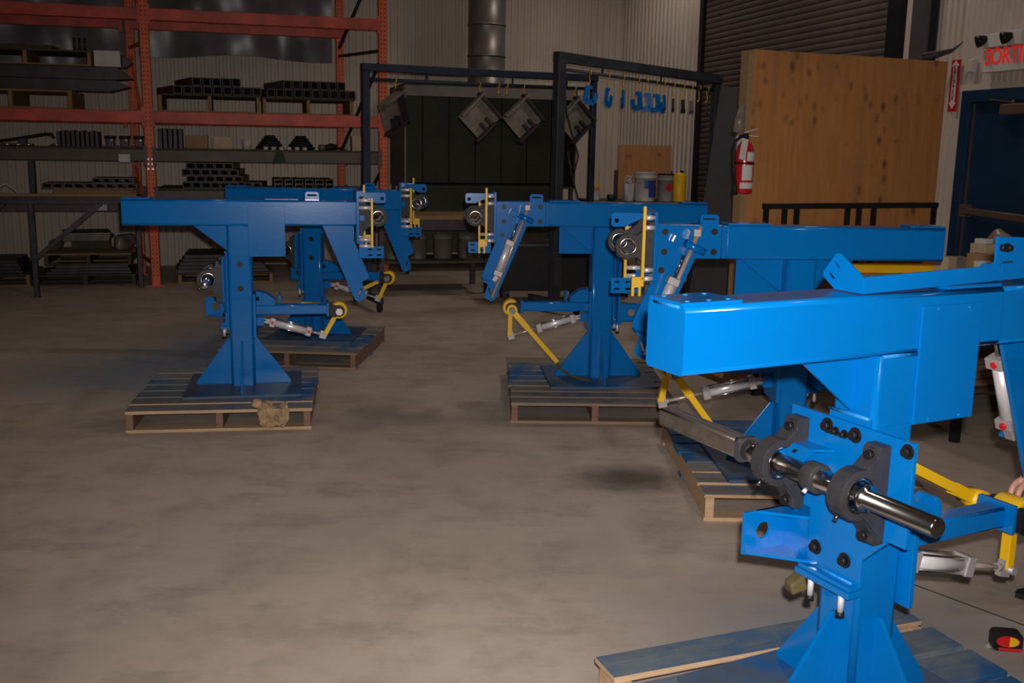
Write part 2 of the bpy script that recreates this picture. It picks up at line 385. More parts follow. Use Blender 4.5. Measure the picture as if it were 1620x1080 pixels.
# ------------------------------------------------------------------ pallets
def pallet(label, loc, rotz, wx, ly, nb, deck, edge, seed, h=.13, group='pallets under the blue machines', gaps=None, mats=None, pale=None, ends=(0,)):
    rr = random.Random(seed)
    t = thing('wooden_pallet', label, 'pallet', loc, rotz, group)
    bt = .018; pit = ly / nb
    for k in range(nb):
        bw = pit * rr.uniform(.80, .93) if not gaps else pit * gaps[k % len(gaps)]
        y0 = -ly / 2 + pit * (k + .5) - bw / 2; e0, e1 = rr.uniform(-.012, .008), rr.uniform(-.008, .012)
        if k == 0: y0 = -ly / 2
        if k == nb - 1: y0 = ly / 2 - bw
        b = MB().box(-wx / 2 + e0, wx / 2 + e1, y0, y0 + bw, h - bt, h)
        b.v = [(x, y + rr.uniform(-.004, .004), z) for x, y, z in b.v]
        o = obj('deck_board', b, (mats[k % len(mats)] if mats else deck), t, bevel=.002)
        if pale:
            o.data.materials.append(M[pale if k in ends else (deck if deck == 'woodblue' else 'woodgrey')])
            for p_ in o.data.polygons:
                if abs(p_.normal.z) < .5: p_.material_index = 1
    for x in (-wx / 2 + .025, 0, wx / 2 - .025):
        obj('stringer', MB().box(x - .02, x + .02, -ly / 2 + .004, ly / 2 - .004, bt, h - bt), edge, t, bevel=.002)
    for y in (-ly / 2 + .05, 0, ly / 2 - .05):
        obj('bottom_board', MB().box(-wx / 2, wx / 2, y - .045, y + .045, 0, bt), (pale or edge) if y else deck, t, bevel=.002)
    return t
MS = {'N': (.953, 2.582, 26.6), 'L1': (-1.701, 6.279, 11.5), 'M1': (.584, 6.673, 184.5), 'M2': (1.365, 4.848, 182.1), 'L2': (-1.594, 8.059, -2.0)}
def mw(k, x, y, z=0):
    X, Y, a = MS[k]; a = R(a); return (X + x * math.cos(a) - y * math.sin(a), Y + x * math.sin(a) + y * math.cos(a), z)
PAL = {'N': ('blue oversprayed wooden pallet under the nearest machine', (.02, -.09), -5.5, 1.12, 1.17, 7, 'woodblue', 'woodpale', None),
       'L1': ('wooden pallet under the left front machine with tan paper on it', (-.081, -.02), -2.9, 1.05, 1.16, 7, 'woodgrey', 'woodred', ['woodgrey', 'woodgrey', 'woodblue', 'woodblue', 'woodblue', 'woodgrey', 'woodgrey']),
       'L2': ('dark wooden pallet under the rear left machine', (-.05, -.09), -1.5, 1.05, 1.16, 6, 'woodgrey', 'woodred', ['woodgrey', 'woodgrey', 'woodblue', 'woodblue', 'woodgrey', 'woodgrey']),
       'M1': ('slatted wooden pallet under the middle machine with hanging yellow lever', (.09, .02), -3, 1.03, 1.36, 9, 'wood', 'woodred', ['wood', 'woodgrey', 'woodgrey', 'woodblue', 'woodblue', 'woodgrey', 'wood', 'woodgrey', 'woodgrey']),
       'M2': ('pale edged wooden pallet behind the polished square bar', (-.04, -.15), -1.5, 1.05, 1.29, 8, 'woodblue', 'woodpale', ['woodblue', 'woodblue', 'woodblue', 'woodblue', 'woodblue', 'woodgrey', 'woodgrey', 'woodgrey'])}
for i, (k, (lab, (px, py), ro, wx, ly, nb, dk, ed, mats)) in enumerate(PAL.items()):
    pallet(lab, mw(k, px, py), R(MS[k][2] + ro), wx, ly, nb, dk, ed, 11 + i, mats=mats, pale={'L1': 'woodpale', 'M1': 'woodtan', 'M2': 'woodpale', 'N': 'woodpale', 'L2': 'woodtan'}[k], ends={'L1': (0, 1), 'M1': (6, 7, 8), 'M2': (5, 6, 7), 'N': (6,), 'L2': (0,)}[k])

# ------------------------------------------------------------------ the blue machines
ZB = .13
def bolt(name, p, d, r, h, parent, mat='black', dz=-ZB):
    p, d = Vector(p), Vector(d).normalized()
    b = MB().cone(p, p + d * .002, r * 1.75, n=16).cone(p + d * .002, p + d * h, r, n=12)
    return obj(name, b, mat, parent, dz)
def machine(key, label, lever_end, long_ang, long_len, strap=False):
    X, Y, yaw = MS[key]
    t = thing('tube_frame_machine', label, 'machine', (X, Y, ZB), R(yaw), 'blue machines on pallets')
    def ob(n, mb, mat='blue', parent=None, bevel=0, label=None): return obj(n, mb, mat, parent or t, -ZB if parent is None else 0, bevel, label)
    # base and column
    ob('base_plate', MB().box(-.345, .355, -.335, .325, .13, .146), 'bluegrime', bevel=.002)
    ob('column', MB().rtube((0, 0, .146), (0, 0, 1.15), .146, .146, .016, (1, 0, 0)))
    zt = .44
    for ax, sgn in (('xz', -1), ('xz', 1), ('yz', -1), ('yz', 1)):
        ob('base_gusset', MB().plate([(sgn * .0725, .146), (sgn * .29, .146), (sgn * .29, .165), (sgn * .09, zt), (sgn * .0725, zt)], (), -.006, .006, ax), bevel=.0015)
    # top beam
    bm = ob('beam', MB().rtube((-.674, 0, 1.229), (.365, 0, 1.229), .146, .158, .013))
    ob('weld_bead', MB().cone((-.672, -.05, 1.306), (-.672, .05, 1.306), .005, n=8), 'weld')
    ob('weld_bead', MB().cone((-.06, -.0735, 1.149), (.06, -.0735, 1.149), .005, n=8), 'weld')
    ob('weld_bead', MB().cone((.362, .0735, 1.16), (.362, .0735, 1.30), .005, n=8), 'weld')
    pad = ob('top_pad', MB().box(-.676, -.51, -.066, .066, 1.308, 1.317), bevel=.0015)
    for x in (-.65, -.59, -.535):
        for y in (-.045, .045): obj('plug', MB().cone((x, y, 1.3165), (x, y, 1.3185), .006, n=10), 'weld', pad)
    ob('top_pad', MB().box(.16, .362, -.066, .066, 1.308, 1.317), bevel=.0015)
    ob('beam_gusset', MB().plate([(-.0725, 1.15), (-.268, 1.15), (-.268, 1.143), (-.085, .998), (-.0725, .998)], (), -.006, .006, 'xz'), bevel=.0015)
    ob('beam_gusset', MB().plate([(.0725, 1.15), (.275, 1.15), (.275, 1.143), (.085, .995), (.0725, .995)], (), -.006, .006, 'xz'), bevel=.0015)
    cv = ob('cover_plate', MB().box(.058, .278, -.081, -.0735, .962, 1.272), bevel=.0015)
    for x, z in ((.11, 1.262), (.225, 1.262), (.11, .972), (.225, .972)): obj('screw', MB().cone((x, -.081, z), (x, -.083, z), .004, n=8), 'weld', cv)
    fp = ob('access_plate', MB().box(-.055, .055, -.0775, -.073, .70, .965), bevel=.0015)
    for z in (.915, .765): bolt('bolt', (0, -.0775, z), (0, -1, 0), .011, .008, t)
    # head plate with hanging leg (stands at y = .03 - .044)
    ob('head_tube', MB().rtube((.364, -.0215, 1.229), (.711, -.0215, 1.229), .103, .156, .010))
    ob('end_flange', MB().box(.366, .385, .031, .0725, 1.152, 1.306), bevel=.002)
    out = [(.385, 1.148), (.385, 1.306), (.402, 1.306), (.402, 1.345), (.412, 1.356), (.48, 1.356), (.49, 1.345), (.49, 1.306), (.705, 1.306), (.705, 1.05),
           (.795, .828), (.788, .808), (.748, .79), (.776, .70), (.77, .675), (.728, .655), (.705, .668), (.505, 1.148)]
    hp = ob('head_plate', MB().plate(out, [slot(.446, 1.335, .058, .008), [(.742, .745), (.752, .742), (.737, .695), (.727, .698)]], .03, .044, 'xz'), bevel=.0015)
    for x, z in ((.42, 1.275), (.42, 1.18), (.655, 1.272), (.655, 1.178), (.665, 1.09)): bolt('bolt', (x, .044, z), (0, 1, 0), .009, .009, t)
    ob('foot_plate', MB().plate([(.792, .817), (.746, .792), (.75, .782), (.797, .806)], (), .044, .185, 'xz'), bevel=.001)
    # guide rod, small cylinder and plunger on the far side of the head plate
    gr = ob('guide_rod', MB().cone((.487, .058, 1.30), (.728, .058, .682), .0115), 'rodsteel')
    obj('rod_clamp', MB().bar((.505, .046, 1.27), (.505, .07, 1.27), .035, .035), 'alucap', gr, 0, .003)
    obj('rod_clamp', MB().bar((.70, .046, .76), (.70, .06, .76), .03, .03), 'blue', gr, 0, .003)
    dcy = ob('pneumatic_cylinder', MB().cone((.693, .115, .855), (.622, .115, 1.045), .023, n=20), 'alu', label='slim silver cylinder on the hanging leg')
    obj('end_cap', MB().bar((.70, .115, .835), (.688, .115, .868), .057, .057, (0, 1, 0)), 'alucap', dcy, 0, .004)
    obj('end_cap', MB().bar((.627, .115, 1.03), (.614, .115, 1.065), .057, .057, (0, 1, 0)), 'alucap', dcy, 0, .004)
    obj('piston_rod', MB().cone((.614, .115, 1.065), (.575, .115, 1.17), .008), 'chrome', dcy)
    obj('clevis', MB().bar((.722, .115, .80), (.70, .115, .835), .03, .035, (0, 1, 0)), 'alucap', dcy, 0, .003)
    for f in ((.692, .115, .852), (.622, .115, 1.048)): obj('port_plug', MB().cone((f[0] - .022, f[1] - .004, f[2] - .008), (f[0] - .031, f[1] - .004, f[2] - .0115), .011), 'red', dcy)
    pl = ob('plunger_tube', MB().cone((.47, .085, 1.18), (.565, .085, 1.225), .018), 'blue')
    obj('plunger_disc', MB().bar((.57, .075, 1.17), (.60, .075, 1.29) if False else (.545, .085, 1.285), .07, .008, (1, 0, .4)), 'blue', pl, 0, .002)
    obj('plunger_block', MB().bar((.575, .085, 1.225), (.62, .085, 1.245), .045, .04), 'blue', pl, 0, .004)
    # vertical bearing plate at the head
    vp = ob('bearing_carrier', MB().box(.712, .728, -.17, .17, 1.05, 1.37), bevel=.002)
    for y in (-.14, .14):
        prof = [(.7285, 1.10), (.752, 1.10), (.757, 1.125), (.80, 1.16)] + [(.845 + .058 * math.cos(a), 1.212 + .058 * math.sin(a)) for a in [R(-120 + 24 * k) for k in range(11)]] + [(.80, 1.265), (.757, 1.30), (.752, 1.325), (.7285, 1.325)]
        pk = ob('bearing_block', MB().plate(prof, [circ(.845, 1.212, .042, 24)], y - .024, y + .024, 'xz'), 'castgrey', bevel=.003)
        obj('bearing_ring', MB().lathe((.845, y - .028, 1.212), (0, 1, 0), [(.0425, .004), (.040, .0), (.034, .0), (.030, .004), (.030, .052), (.034, .056), (.040, .056), (.0425, .052)], 28, True), 'chrome', pk)
        obj('bearing_seal', MB().lathe((.845, y - .025, 1.212), (0, 1, 0), [(.0385, -.001), (.0355, -.004), (.0355, .054), (.0385, .051)], 28, True), 'cast', pk)
    yb = ob('yellow_bar', MB().box(.770, .784, .165, .19, 1.06, 1.397).plate([(.770, 1.075), (.826, 1.075), (.826, .985), (.813, .985), (.813, 1.025), (.794, 1.025), (.794, .985), (.782, .985), (.782, 1.03), (.770, 1.03)], (), .165, .19, 'xz'), 'yellow', bevel=.0015)
    yb2 = ob('yellow_bar', MB().box(.798, .812, -.19, -.168, 1.025, 1.33), 'yellow', bevel=.0015)
    for y, x1 in ((.177, .770), (-.179, .798)):
        for z in (1.345, 1.30, 1.105, 1.065): ob('spacer_pin', MB().cone((.728, y * .92, z if y > 0 else z - .03), (x1, y, z if y > 0 else z - .03), .011), 'alu')
    ob('upper_bracket', MB().plate([(.728, 1.355), (.895, 1.355), (.905, 1.345), (.905, 1.30), (.895, 1.29), (.84, 1.29), (.76, 1.33), (.728, 1.33)], [circ(.88, 1.318, .011)], -.008, .004, 'xz'), bevel=.001)
    ob('lower_bracket', MB().plate([(.728, .955), (.88, .955), (.88, 1.03), (.76, 1.03), (.76, 1.07), (.728, 1.07)], [slot(.795, 1.01, .025, .01), slot(.85, 1.01, .025, .01), slot(.795, .975, .025, .01), slot(.85, .975, .025, .01)], -.135, -.123, 'xz'), bevel=.001)
    ob('clamp_block', MB().box(.728, .76, -.175, -.14, 1.19, 1.225), bevel=.002)
    # shaft carrier plate on the -x side of the column
    ob('mounting_pad', MB().box(-.0835, -.073, -.07, .07, .50, .985), bevel=.001)
    o2 = [(-.228, .968), (.20, .968), (.20, .69), (.105, .66), (.105, .545), (-.095, .545), (-.095, .62), (-.165, .69), (-.165, .70), (-.228, .70)]
    ob('carrier_plate', MB().plate(o2, (), -.0965, -.0835, 'yz'), bevel=.0015)
    ob('ledge', MB().box(-.128, -.083, -.09, .11, .515, .5325), bevel=.0015)
    ob('ledge', MB().box(-.122, -.073, -.085, .105, .533, .545), bevel=.0015)
    ob('weld_bead', MB().cone((-.099, -.07, .547), (-.099, .09, .547), .004, n=8), 'weld')
    ob('weld_bead', MB().cone((-.085, -.07, .988), (-.085, .07, .988), .005, n=8), 'weld')
    for y in (.065, -.048):
        jb = ob('jack_bolt', MB().cone((-.108, y, .515), (-.108, y, .462), .0085), 'alu'); obj('bolt_head', MB().cone((-.108, y, .462), (-.108, y, .448), .013, n=6), 'black', jb)
    for y, z, r_ in ((.06, .942, .012), (.029, .934, .007), (-.002, .934, .007), (-.039, .941, .012), (-.21, .945, .011), (.069, .598, .012), (-.038, .60, .012)):
        bolt('bolt', (-.0965, y, z), (-1, 0, 0), r_, .016, t)
    # wing bracket with a hole
    wg = ob('wing_bracket', MB().plate([(-.24, .55), (-.0965, .55), (-.0965, .672), (-.24, .672)], [circ(-.172, .612, .024, 20)], .196, .206, 'xz'), bevel=.001)
    obj('web', MB().plate([(-.238, .206), (-.0965, .206), (-.0965, .10), (-.12, .10)] if False else [(-.238, .206), (-.0965, .206), (-.0965, .06)], (), .55, .558, 'xy'), 'blue', wg)
    obj('web', MB().plate([(-.200, .206), (-.0965, .206), (-.0965, .10)], (), .664, .672, 'xy'), 'blue', wg)
    ob('wing_back', MB().plate([(.10, .545), (.206, .545), (.206, .70), (.10, .70)], (), -.0965, -.0835, 'yz'))
    # bent clip between the bearings
    cl = ob('bent_clip', MB().plate([(-.0965, .15), (-.0965, .03), (-.15, .055), (-.15, .135)], (), .876, .882, 'xy').bar((-.15, .055, .879), (-.185, .055, .85), .001, .001), bevel=.001)
    b = MB().add([(-.15, .05, .882), (-.15, .14, .882), (-.19, .14, .853), (-.19, .05, .853), (-.146, .05, .876), (-.146, .14, .876), (-.186, .14, .847), (-.186, .05, .847)],
                 [(0, 1, 2, 3), (7, 6, 5, 4), (0, 3, 7, 4), (1, 5, 6, 2), (3, 2, 6, 7), (0, 4, 5, 1)])
    obj('clip_lip', b, 'blue', cl)
    obj('slot_mark', MB().bar((-.172, .088, .8708), (-.172, .102, .8708), .012, .001, (-.6, 0, .8)), 'black', cl)
    # shaft and its two pillow blocks
    SX, SZ = -.185, .828
    sh = ob('shaft', MB().lathe((SX, 0, SZ), (0, 1, 0), [(.001, -.392), (.020, -.392), (.0245, -.387), (.0245, -.185), (.034, -.183), (.034, -.168), (.030, -.166), (.0285, -.10), (.0285, -.02), (.034, -.018), (.034, .012), (.0285, .014), (.0285, .20), (.031, .205), (.031, .27), (.001, .27)], 32), 'chrome')
    col_ = obj('shaft_collar', MB().cone((SX, -.022, SZ), (SX, .022, SZ), .04, n=28), 'cast', sh, 0, .003)
    obj('set_screw', MB().cone((SX - .028, 0, SZ - .028), (SX - .036, 0, SZ - .036), .006), 'alu', col_)
    sq = obj('square_bar', MB().rtube((SX, .272, SZ), (SX, .66, SZ), .056, .056, .006), 'barsteel', sh)
    for dx in (-.012, .012): obj('groove', MB().box(SX + dx - .0012, SX + dx + .0012, .29, .655, SZ + .0272, SZ + .0284), 'black', sq)
    obj('bar_shoulder', MB().rtube((SX, .262, SZ), (SX, .285, SZ), .068, .068, .01), 'castgrey', sq)
    for y in (.152, -.134):
        w_ = .026
        prof = [(-.0967, .69), (-.130, .69), (-.138, .698), (-.140, .722), (-.163, .754)] + [(SX + .066 * math.cos(a), SZ + .066 * math.sin(a)) for a in [R(-76 - 20.8 * k) for k in range(11)]] + [(-.163, .90), (-.140, .918), (-.138, .938), (-.130, .946), (-.0967, .946)]
        pb_ = ob('pillow_block', MB().plate(prof, [circ(SX, SZ, .046, 24)], y - w_, y + w_, 'xz'), 'cast', bevel=.006)
        obj('bearing_ring', MB().lathe((SX, y - w_ - .004, SZ), (0, 1, 0), [(.046, .008), (.046, .05), (.036, .05), (.036, .008)], 28, True), 'chrome', pb_)
        obj('grease_nipple', MB().cone((SX - .045, y, SZ - .048), (SX - .056, y, SZ - .06), .006, n=6), 'chrome', pb_)
        for z in (.712, .922):
            q = obj('bolt', MB().cone((-.134, y, z), (-.138, y, z), .019, n=16).cone((-.138, y, z), (-.152, y, z), .0125, n=12), 'black', pb_)
    # lower arm, its hub, levers and cylinder
    ob('arm_plate', MB().box(.073, .090, -.11, .10, .46, .73), bevel=.0015)
    ob('arm_tube', MB().rtube((.09, 0, .62), (.525, 0, .62), .066, .064, .008))
    ob('stop_block', MB().plate([(.09, .652), (.205, .652), (.205, .69), (.15, .73), (.09, .745)], (), -.055, .04, 'xz'), bevel=.002)
    ob('stop_lug', MB().plate([(-.035, .652), (.03, .652), (.04, .672), (.04, .71), (.025, .725), (-.03, .725), (-.048, .71), (-.048, .672)], (), .225, .24, 'yz'), bevel=.001)
    bolt('bolt', (.09, -.085, .70), (1, 0, 0), .011, .02, t)
    ob('arm_end_plate', MB().box(.522, .538, -.062, .062, .578, .664), bevel=.002)
    HX, HZ = .60, .613
    hs = ob('hub_shaft', MB().cone((HX, -.105, HZ), (HX, .185, HZ), .022, n=20), 'chrome')
    for y in (-.062, .062):
        hb = ob('hub_bearing', MB().plate([(.538, .585), (.56, .573)] + [(HX + .036 * math.cos(a), HZ + .036 * math.sin(a)) for a in [R(-110 + 20 * k) for k in range(12)]] + [(.56, .653), (.538, .641)], (), y - .013, y + .013, 'xz'), 'black', bevel=.003)
    hub = ob('hub_ring', MB().lathe((HX, -.042, HZ), (0, 1, 0), [(.024, 0), (.052, 0), (.054, .004), (.054, .08), (.052, .084), (.024, .084)], 28, True), 'yellow')
    ex, ez = lever_end
    ob('short_lever', MB().bar((HX + (ex - HX) * .18, 0, HZ + (ez - HZ) * .18), (ex, 0, ez), .030, .032, (0, 1, 0)), 'yellow', bevel=.003)
    a = R(long_ang); dx, dz = math.cos(a), math.sin(a)
    lb = ob('long_lever', MB().bar((HX, .13, HZ), (HX + dx * long_len * .35, .13, HZ + dz * long_len * .35), .038, .036, (0, 1, 0)).bar((HX + dx * long_len * .33, .128, HZ + dz * long_len * .33), (HX + dx * long_len, .128, HZ + dz * long_len), .03, .042, (0, 1, 0)), 'yellow', bevel=.002)
    obj('lever_boss', MB().cone((HX, .10, HZ), (HX, .155, HZ), .034, n=24), 'yellow', lb)
    if strap:
        q0 = Vector((HX + dx * long_len, .128, HZ + dz * long_len))
        pts = [q0 + Vector((.03, 0, .03)), q0 + Vector((-.03, .01, -.05)), q0 + Vector((-.09, .03, -.085)), q0 + Vector((-.16, .05, -.105)), q0 + Vector((-.21, .06, -.112))]
        sb = MB()
        for p_, q_ in zip(pts, pts[1:]): sb.bar(p_, q_, .02, .003, (0, .5, 1))
        ob('webbing_strap', sb, 'olive')
    # air cylinder under the arm
    A = Vector((.142, 0, .55)); E = Vector((ex, 0, ez)); d_ = (E - A).normalized()
    q = lambda s_: A + d_ * s_
    side = d_.cross(Vector((0, 1, 0))).normalized()
    cy = ob('air_cylinder', MB().cone(q(.05), q(.27), .024, n=24), 'alu', label='silver air cylinder with tie rods')
    for s0, s1 in ((.028, .062), (.258, .294)):
        obj('end_cap', MB().bar(q(s0), q(s1), .06, .06, (0, 1, 0)), 'alucap', cy, 0, .004)
        mid = q((s0 + s1) / 2)
        for yy in (() if key == 'N' else (-1,)): obj('port_plug', MB().cone(mid + Vector((0, yy * .030, 0)), mid + Vector((0, yy * .036, 0)), .010, n=14), 'red', cy)
    for sy in (-1, 1):
        for s2 in (-1, 1): obj('tie_rod', MB().cone(q(.03) + Vector((0, sy * .023, 0)) + side * s2 * .023, q(.29) + Vector((0, sy * .023, 0)) + side * s2 * .023, .0035, n=8), 'chrome', cy)
    L_ = (E - A).length
    obj('piston_rod', MB().cone(q(.294), q(L_ - .03), .0075), 'rodsteel', cy)
    obj('rod_eye', MB().cone(q(L_ - .045), q(L_ - .028), .013, n=6).cone(E - Vector((0, .03, 0)), E + Vector((0, .03, 0)), .012).bar(q(L_ - .03), q(L_ + .012), .05, .02, (0, 1, 0)), 'alucap', cy)
    obj('lug', MB().plate([(A.x - .016, A.z - .012), (A.x - .016, A.z + .012), (A.x + .04, A.z + .006), (A.x + .04, A.z - .026)], [circ(A.x - .002, A.z, .006, 10)], -.01, .01, 'xz'), 'alucap', cy)
    ob('cylinder_mount', MB().box(.09, .135, -.03, -.014, .52, .575).box(.09, .135, .014, .03, .52, .575), bevel=.002)
    return t
NM = machine('N', 'nearest blue machine with polished shaft and black pillow blocks', (.60, .44), 154, .33)
machine('L1', 'left front blue machine whose beam end points left', (.508, .449), 176, .24)
machine('L2', 'rear left blue machine partly hidden behind another', (.522, .441), -154, .27)
machine('M1', 'middle blue machine with long yellow lever and strap hanging down', (.603, .417), -131.5, .46, True)
machine('M2', 'blue machine behind the nearest one, bearings facing left', (.632, .432), -127, .40)
# ------------------------------------------------------------------ storage rack
ORD = ['first', 'second', 'third', 'fourth', 'fifth', 'sixth', 'seventh', 'eighth', 'ninth', 'tenth', 'eleventh', 'twelfth']
rk = thing('storage_rack', 'orange and red steel pallet rack along the back wall', 'rack', P0, D15)
def post_mesh():
    b = MB().rtube((0, 0, 0), (0, 0, 4.2), .10, .075, .008, (0, 1, 0)); return b
pm = post_mesh().mesh('upright_post'); pm.materials.append(M['orange'])
hm = MB()
for k in range(80):
    z = .12 + .05 * k
    for x in (-.022, .022): hm.add([(x - .007, -.0395, z), (x, -.0395, z + .010), (x + .007, -.0395, z), (x, -.0395, z - .012), (x - .007, -.037, z), (x, -.037, z + .010), (x + .007, -.037, z), (x, -.037, z - .012)], [(0, 1, 2, 3), (4, 7, 6, 5), (0, 4, 5, 1), (1, 5, 6, 2), (2, 6, 7, 3), (3, 7, 4, 0)])
hmm = hm.mesh('punched_holes'); hmm.materials.append(M['black'])
for u in (-2.35, 0, 2.18, 2.72):
    pass
SK = (-.1, -.25, -.40)
for ui, u in enumerate((-2.35, 0, 2.66)):
    for v in (0, 1.07):
        uu = u + (SK[ui] if v else 0)
        o = obj('upright_post', pm, 'orange', rk); o.location = (uu, v, 0)
        if ui == 2: o.scale.z = 1
        h = obj('punched_holes', hmm, 'black', o); h.location = (0, 0, 0); h['kind'] = 'stuff'
        obj('foot_plate', MB().box(uu - .08, uu + .08, v - .07, v + .07, 0, .008), 'orange', rk)
    for z0, z1 in ((.25, .25), (.35, 1.35), (1.45, 1.45), (1.55, 2.65), (2.75, 2.75), (2.85, 3.85)):
        a_, b_ = (.04, 1.03) if z0 == z1 else ((1.03, .04) if ui == 2 else (.04, 1.03))
        obj('side_brace', MB().bar((u + SK[ui] * a_, a_, z0), (u + SK[ui] * b_, b_, z1), .03, .035, (1, 0, 0)), 'orange' if ui != 2 else 'darksteel', rk)
for u0_, u1_, zs in ((-2.30, -.05, ((2.97, 3.10, 'redbeam'), (1.85, 1.985, 'redbeam'), (1.425, 1.555, 'brownbeam'), (.86, .97, 'brownbeam'))), (.05, 2.61, ((2.97, 3.10, 'redbeam'), (1.85, 1.985, 'redbeam'), (1.425, 1.555, 'brownbeam'), (1.0, 1.10, 'brownbeam')))):
    for z0, z1, mt in zs:
        for v in (-.02, 1.05):
            du_ = 0 if v < 1 else -.3
            o = obj('load_beam', MB().rtube((u0_ + du_, v, (z0 + z1) / 2), (u1_ + du_, v, (z0 + z1) / 2), .05, z1 - z0, .006), mt, rk)
            for ue in (u0_ - .002, u1_ + .002): obj('beam_connector', MB().box(ue + du_ - .02, ue + du_ + .02, v - .042, v - .0355 if v < 1 else v + .03, z0 - .04, z1 + .04), mt, o)
        if z0 in (1.425, .86, 1.0):
            for k in range(5):
                obj('shelf_board', MB().box(u0_ + .01, u1_ - .01, .02 + k * .2, .02 + k * .2 + .19, z1 + .001, z1 + .019), 'wooddark', rk)
for (u, z) in ((-.275, 1.455), (-.55, .915)):
    obj('paper_tag', MB().box(u - .06, u + .06, -.0475, -.0455, z - .045, z + .045), 'white', rk)
for k in range(3):
    for x in (-.025, .025): obj('bolt_head', MB().cone((x, -.038, 1.34 + .055 * k), (x, -.048, 1.34 + .055 * k), .013, n=10), 'alu', rk)
ZP, Z2, Z3L, Z3R = 1.986, 1.575, .990, 1.120
def rpal(lab, u, v, z, wx, ly, deck, edge, seed, h=.15, rot=0, nb=5):
    return pallet(lab, RK(u, v, z), D15 + R(rot), wx, ly, nb, deck, edge, seed, h, 'pallets in and under the rack')
def rbox(name, lab, cat, mat, u0_, u1_, v0, v1, z0, z1, bevel=.003, rot=0, group=None):
    u, v = (u0_ + u1_) / 2, (v0 + v1) / 2
    o = obj(name, MB().box(-(u1_ - u0_) / 2, (u1_ - u0_) / 2, -(v1 - v0) / 2, (v1 - v0) / 2, 0, z1 - z0), mat, bevel=bevel)
    o.location = RK(u, v, z0); o.rotation_euler = (0, 0, D15 + R(rot)); return tag(o, lab, cat, group)
# upper shelf, left bay
rpal('pale yellow wooden pallet on the upper left rack shelf', -1.42, .5, ZP, 1.26, 1.0, 'woodlight', 'woodlight', 31, .20)
def taper_bar(lab, u0_, u1_, z0, z1, tip):
    o = obj('steel_bar', MB().plate([(u0_, z0), (u1_ - .22, z0), (u1_, z0 + (z1 - z0) * tip), (u1_ - .16, z1), (u0_, z1)], (), -.10, .12, 'xz'), 'darksteel', bevel=.004)
    o.location = RK(0, .18, 0); o.rotation_euler = (0, 0, D15); return tag(o, lab, 'steel bar', 'pointed steel bars on the rack')
taper_bar('lower long grey steel bar with pointed end on the rack', -2.2, -.18, 2.187, 2.315, .45)
taper_bar('upper long grey steel bar with pointed end on the rack', -2.2, -.15, 2.316, 2.455, .12)
rpal('dark wooden pallet on top of the pointed steel bars', -1.25, .42, 2.456, 1.36, .8, 'wooddark', 'woodlight', 32, .165)
rbox('steel_slab', 'flat dark slab on the topmost rack pallet', 'slab', 'wooddark', -1.9, -.98, .1, .7, 2.622, 2.675)
for k in range(3):
    o = obj('short_rod', MB().cone((0, 0, 0), (0, 0, .15), .012), 'darksteel'); o.location = RK(-.76 + .055 * k, .2, 2.622)
    tag(o, ['leftmost', 'middle', 'rightmost'][k] + ' of three short dark rods standing on the rack pallet', 'rod', 'short rods on the rack')
rbox('white_carton', 'white carton on the pointed bars beside the topmost rack pallet', 'carton', 'white', -.545, -.27, .03, .30, 2.457, 2.63)
wd = obj('steel_wedge', MB().plate([(-.26, 2.457), (-.22, 2.457), (-.15, 2.51), (-.20, 2.56), (-.26, 2.60)], (), -.06, .1, 'xz'), 'darksteel', bevel=.004); wd.location = RK(0, .16, 0); wd.rotation_euler = (0, 0, D15); tag(wd, 'dark steel wedge right of the white carton on the rack', 'wedge')
# open square tubes
def tube_mesh(w_, h_, L, t=.012): 
    b = MB().plate([(-w_ / 2, 0), (w_ / 2, 0), (w_ / 2, h_), (-w_ / 2, h_)], [[(-w_ / 2 + t, t), (w_ / 2 - t, t), (w_ / 2 - t, h_ - t), (-w_ / 2 + t, h_ - t)]], 0, L, 'xz'); me = b.mesh('steel_tube'); me.materials.append(M['tubesteel']); return me
tm1 = tube_mesh(.100, .094, .85); tm2 = tube_mesh(.096, .098, .85); tm3 = tube_mesh(.10, .055, .8, .009); tm4 = tube_mesh(.10, .072, .75, .010); tm5 = tube_mesh(.10, .055, .46, .009)
def tubes(me, n, u0_, pitch, v, z, rot, lab, grp):
    for k in range(n):
        o = obj('steel_tube', me, 'tubesteel'); o.location = RK(u0_ + pitch * (k + .5), v, z); o.rotation_euler = (0, 0, D15 + R(rot)); tag(o, ORD[k] + lab, 'steel tube', grp)
rpal('brown wooden pallet under the left tube stack on the rack', .67, .53, ZP, 1.14, .9, 'wooddark', 'woodlight', 33, .20)
tubes(tm1, 9, .27, .110, .06, 2.187, 16, ' tube from the left, lower row of the left rack stack', 'tubes, left stack lower row')
tubes(tm1, 5, .48, .110, .06, 2.282, 16, ' tube from the left, short upper row of the left rack stack', 'tubes, left stack upper row')
rpal('brown wooden pallet under the right tube stack on the rack', 1.79, .53, ZP, 1.06, .9, 'wooddark', 'woodlight', 34, .19)
tubes(tm2, 10, 1.31, .104, .06, 2.177, 14, ' tube from the left, lower row of the right rack stack', 'tubes, right stack lower row')
tubes(tm2, 7, 1.50, .104, .06, 2.276, 14, ' tube from the left, upper row of the right rack stack', 'tubes, right stack upper row')
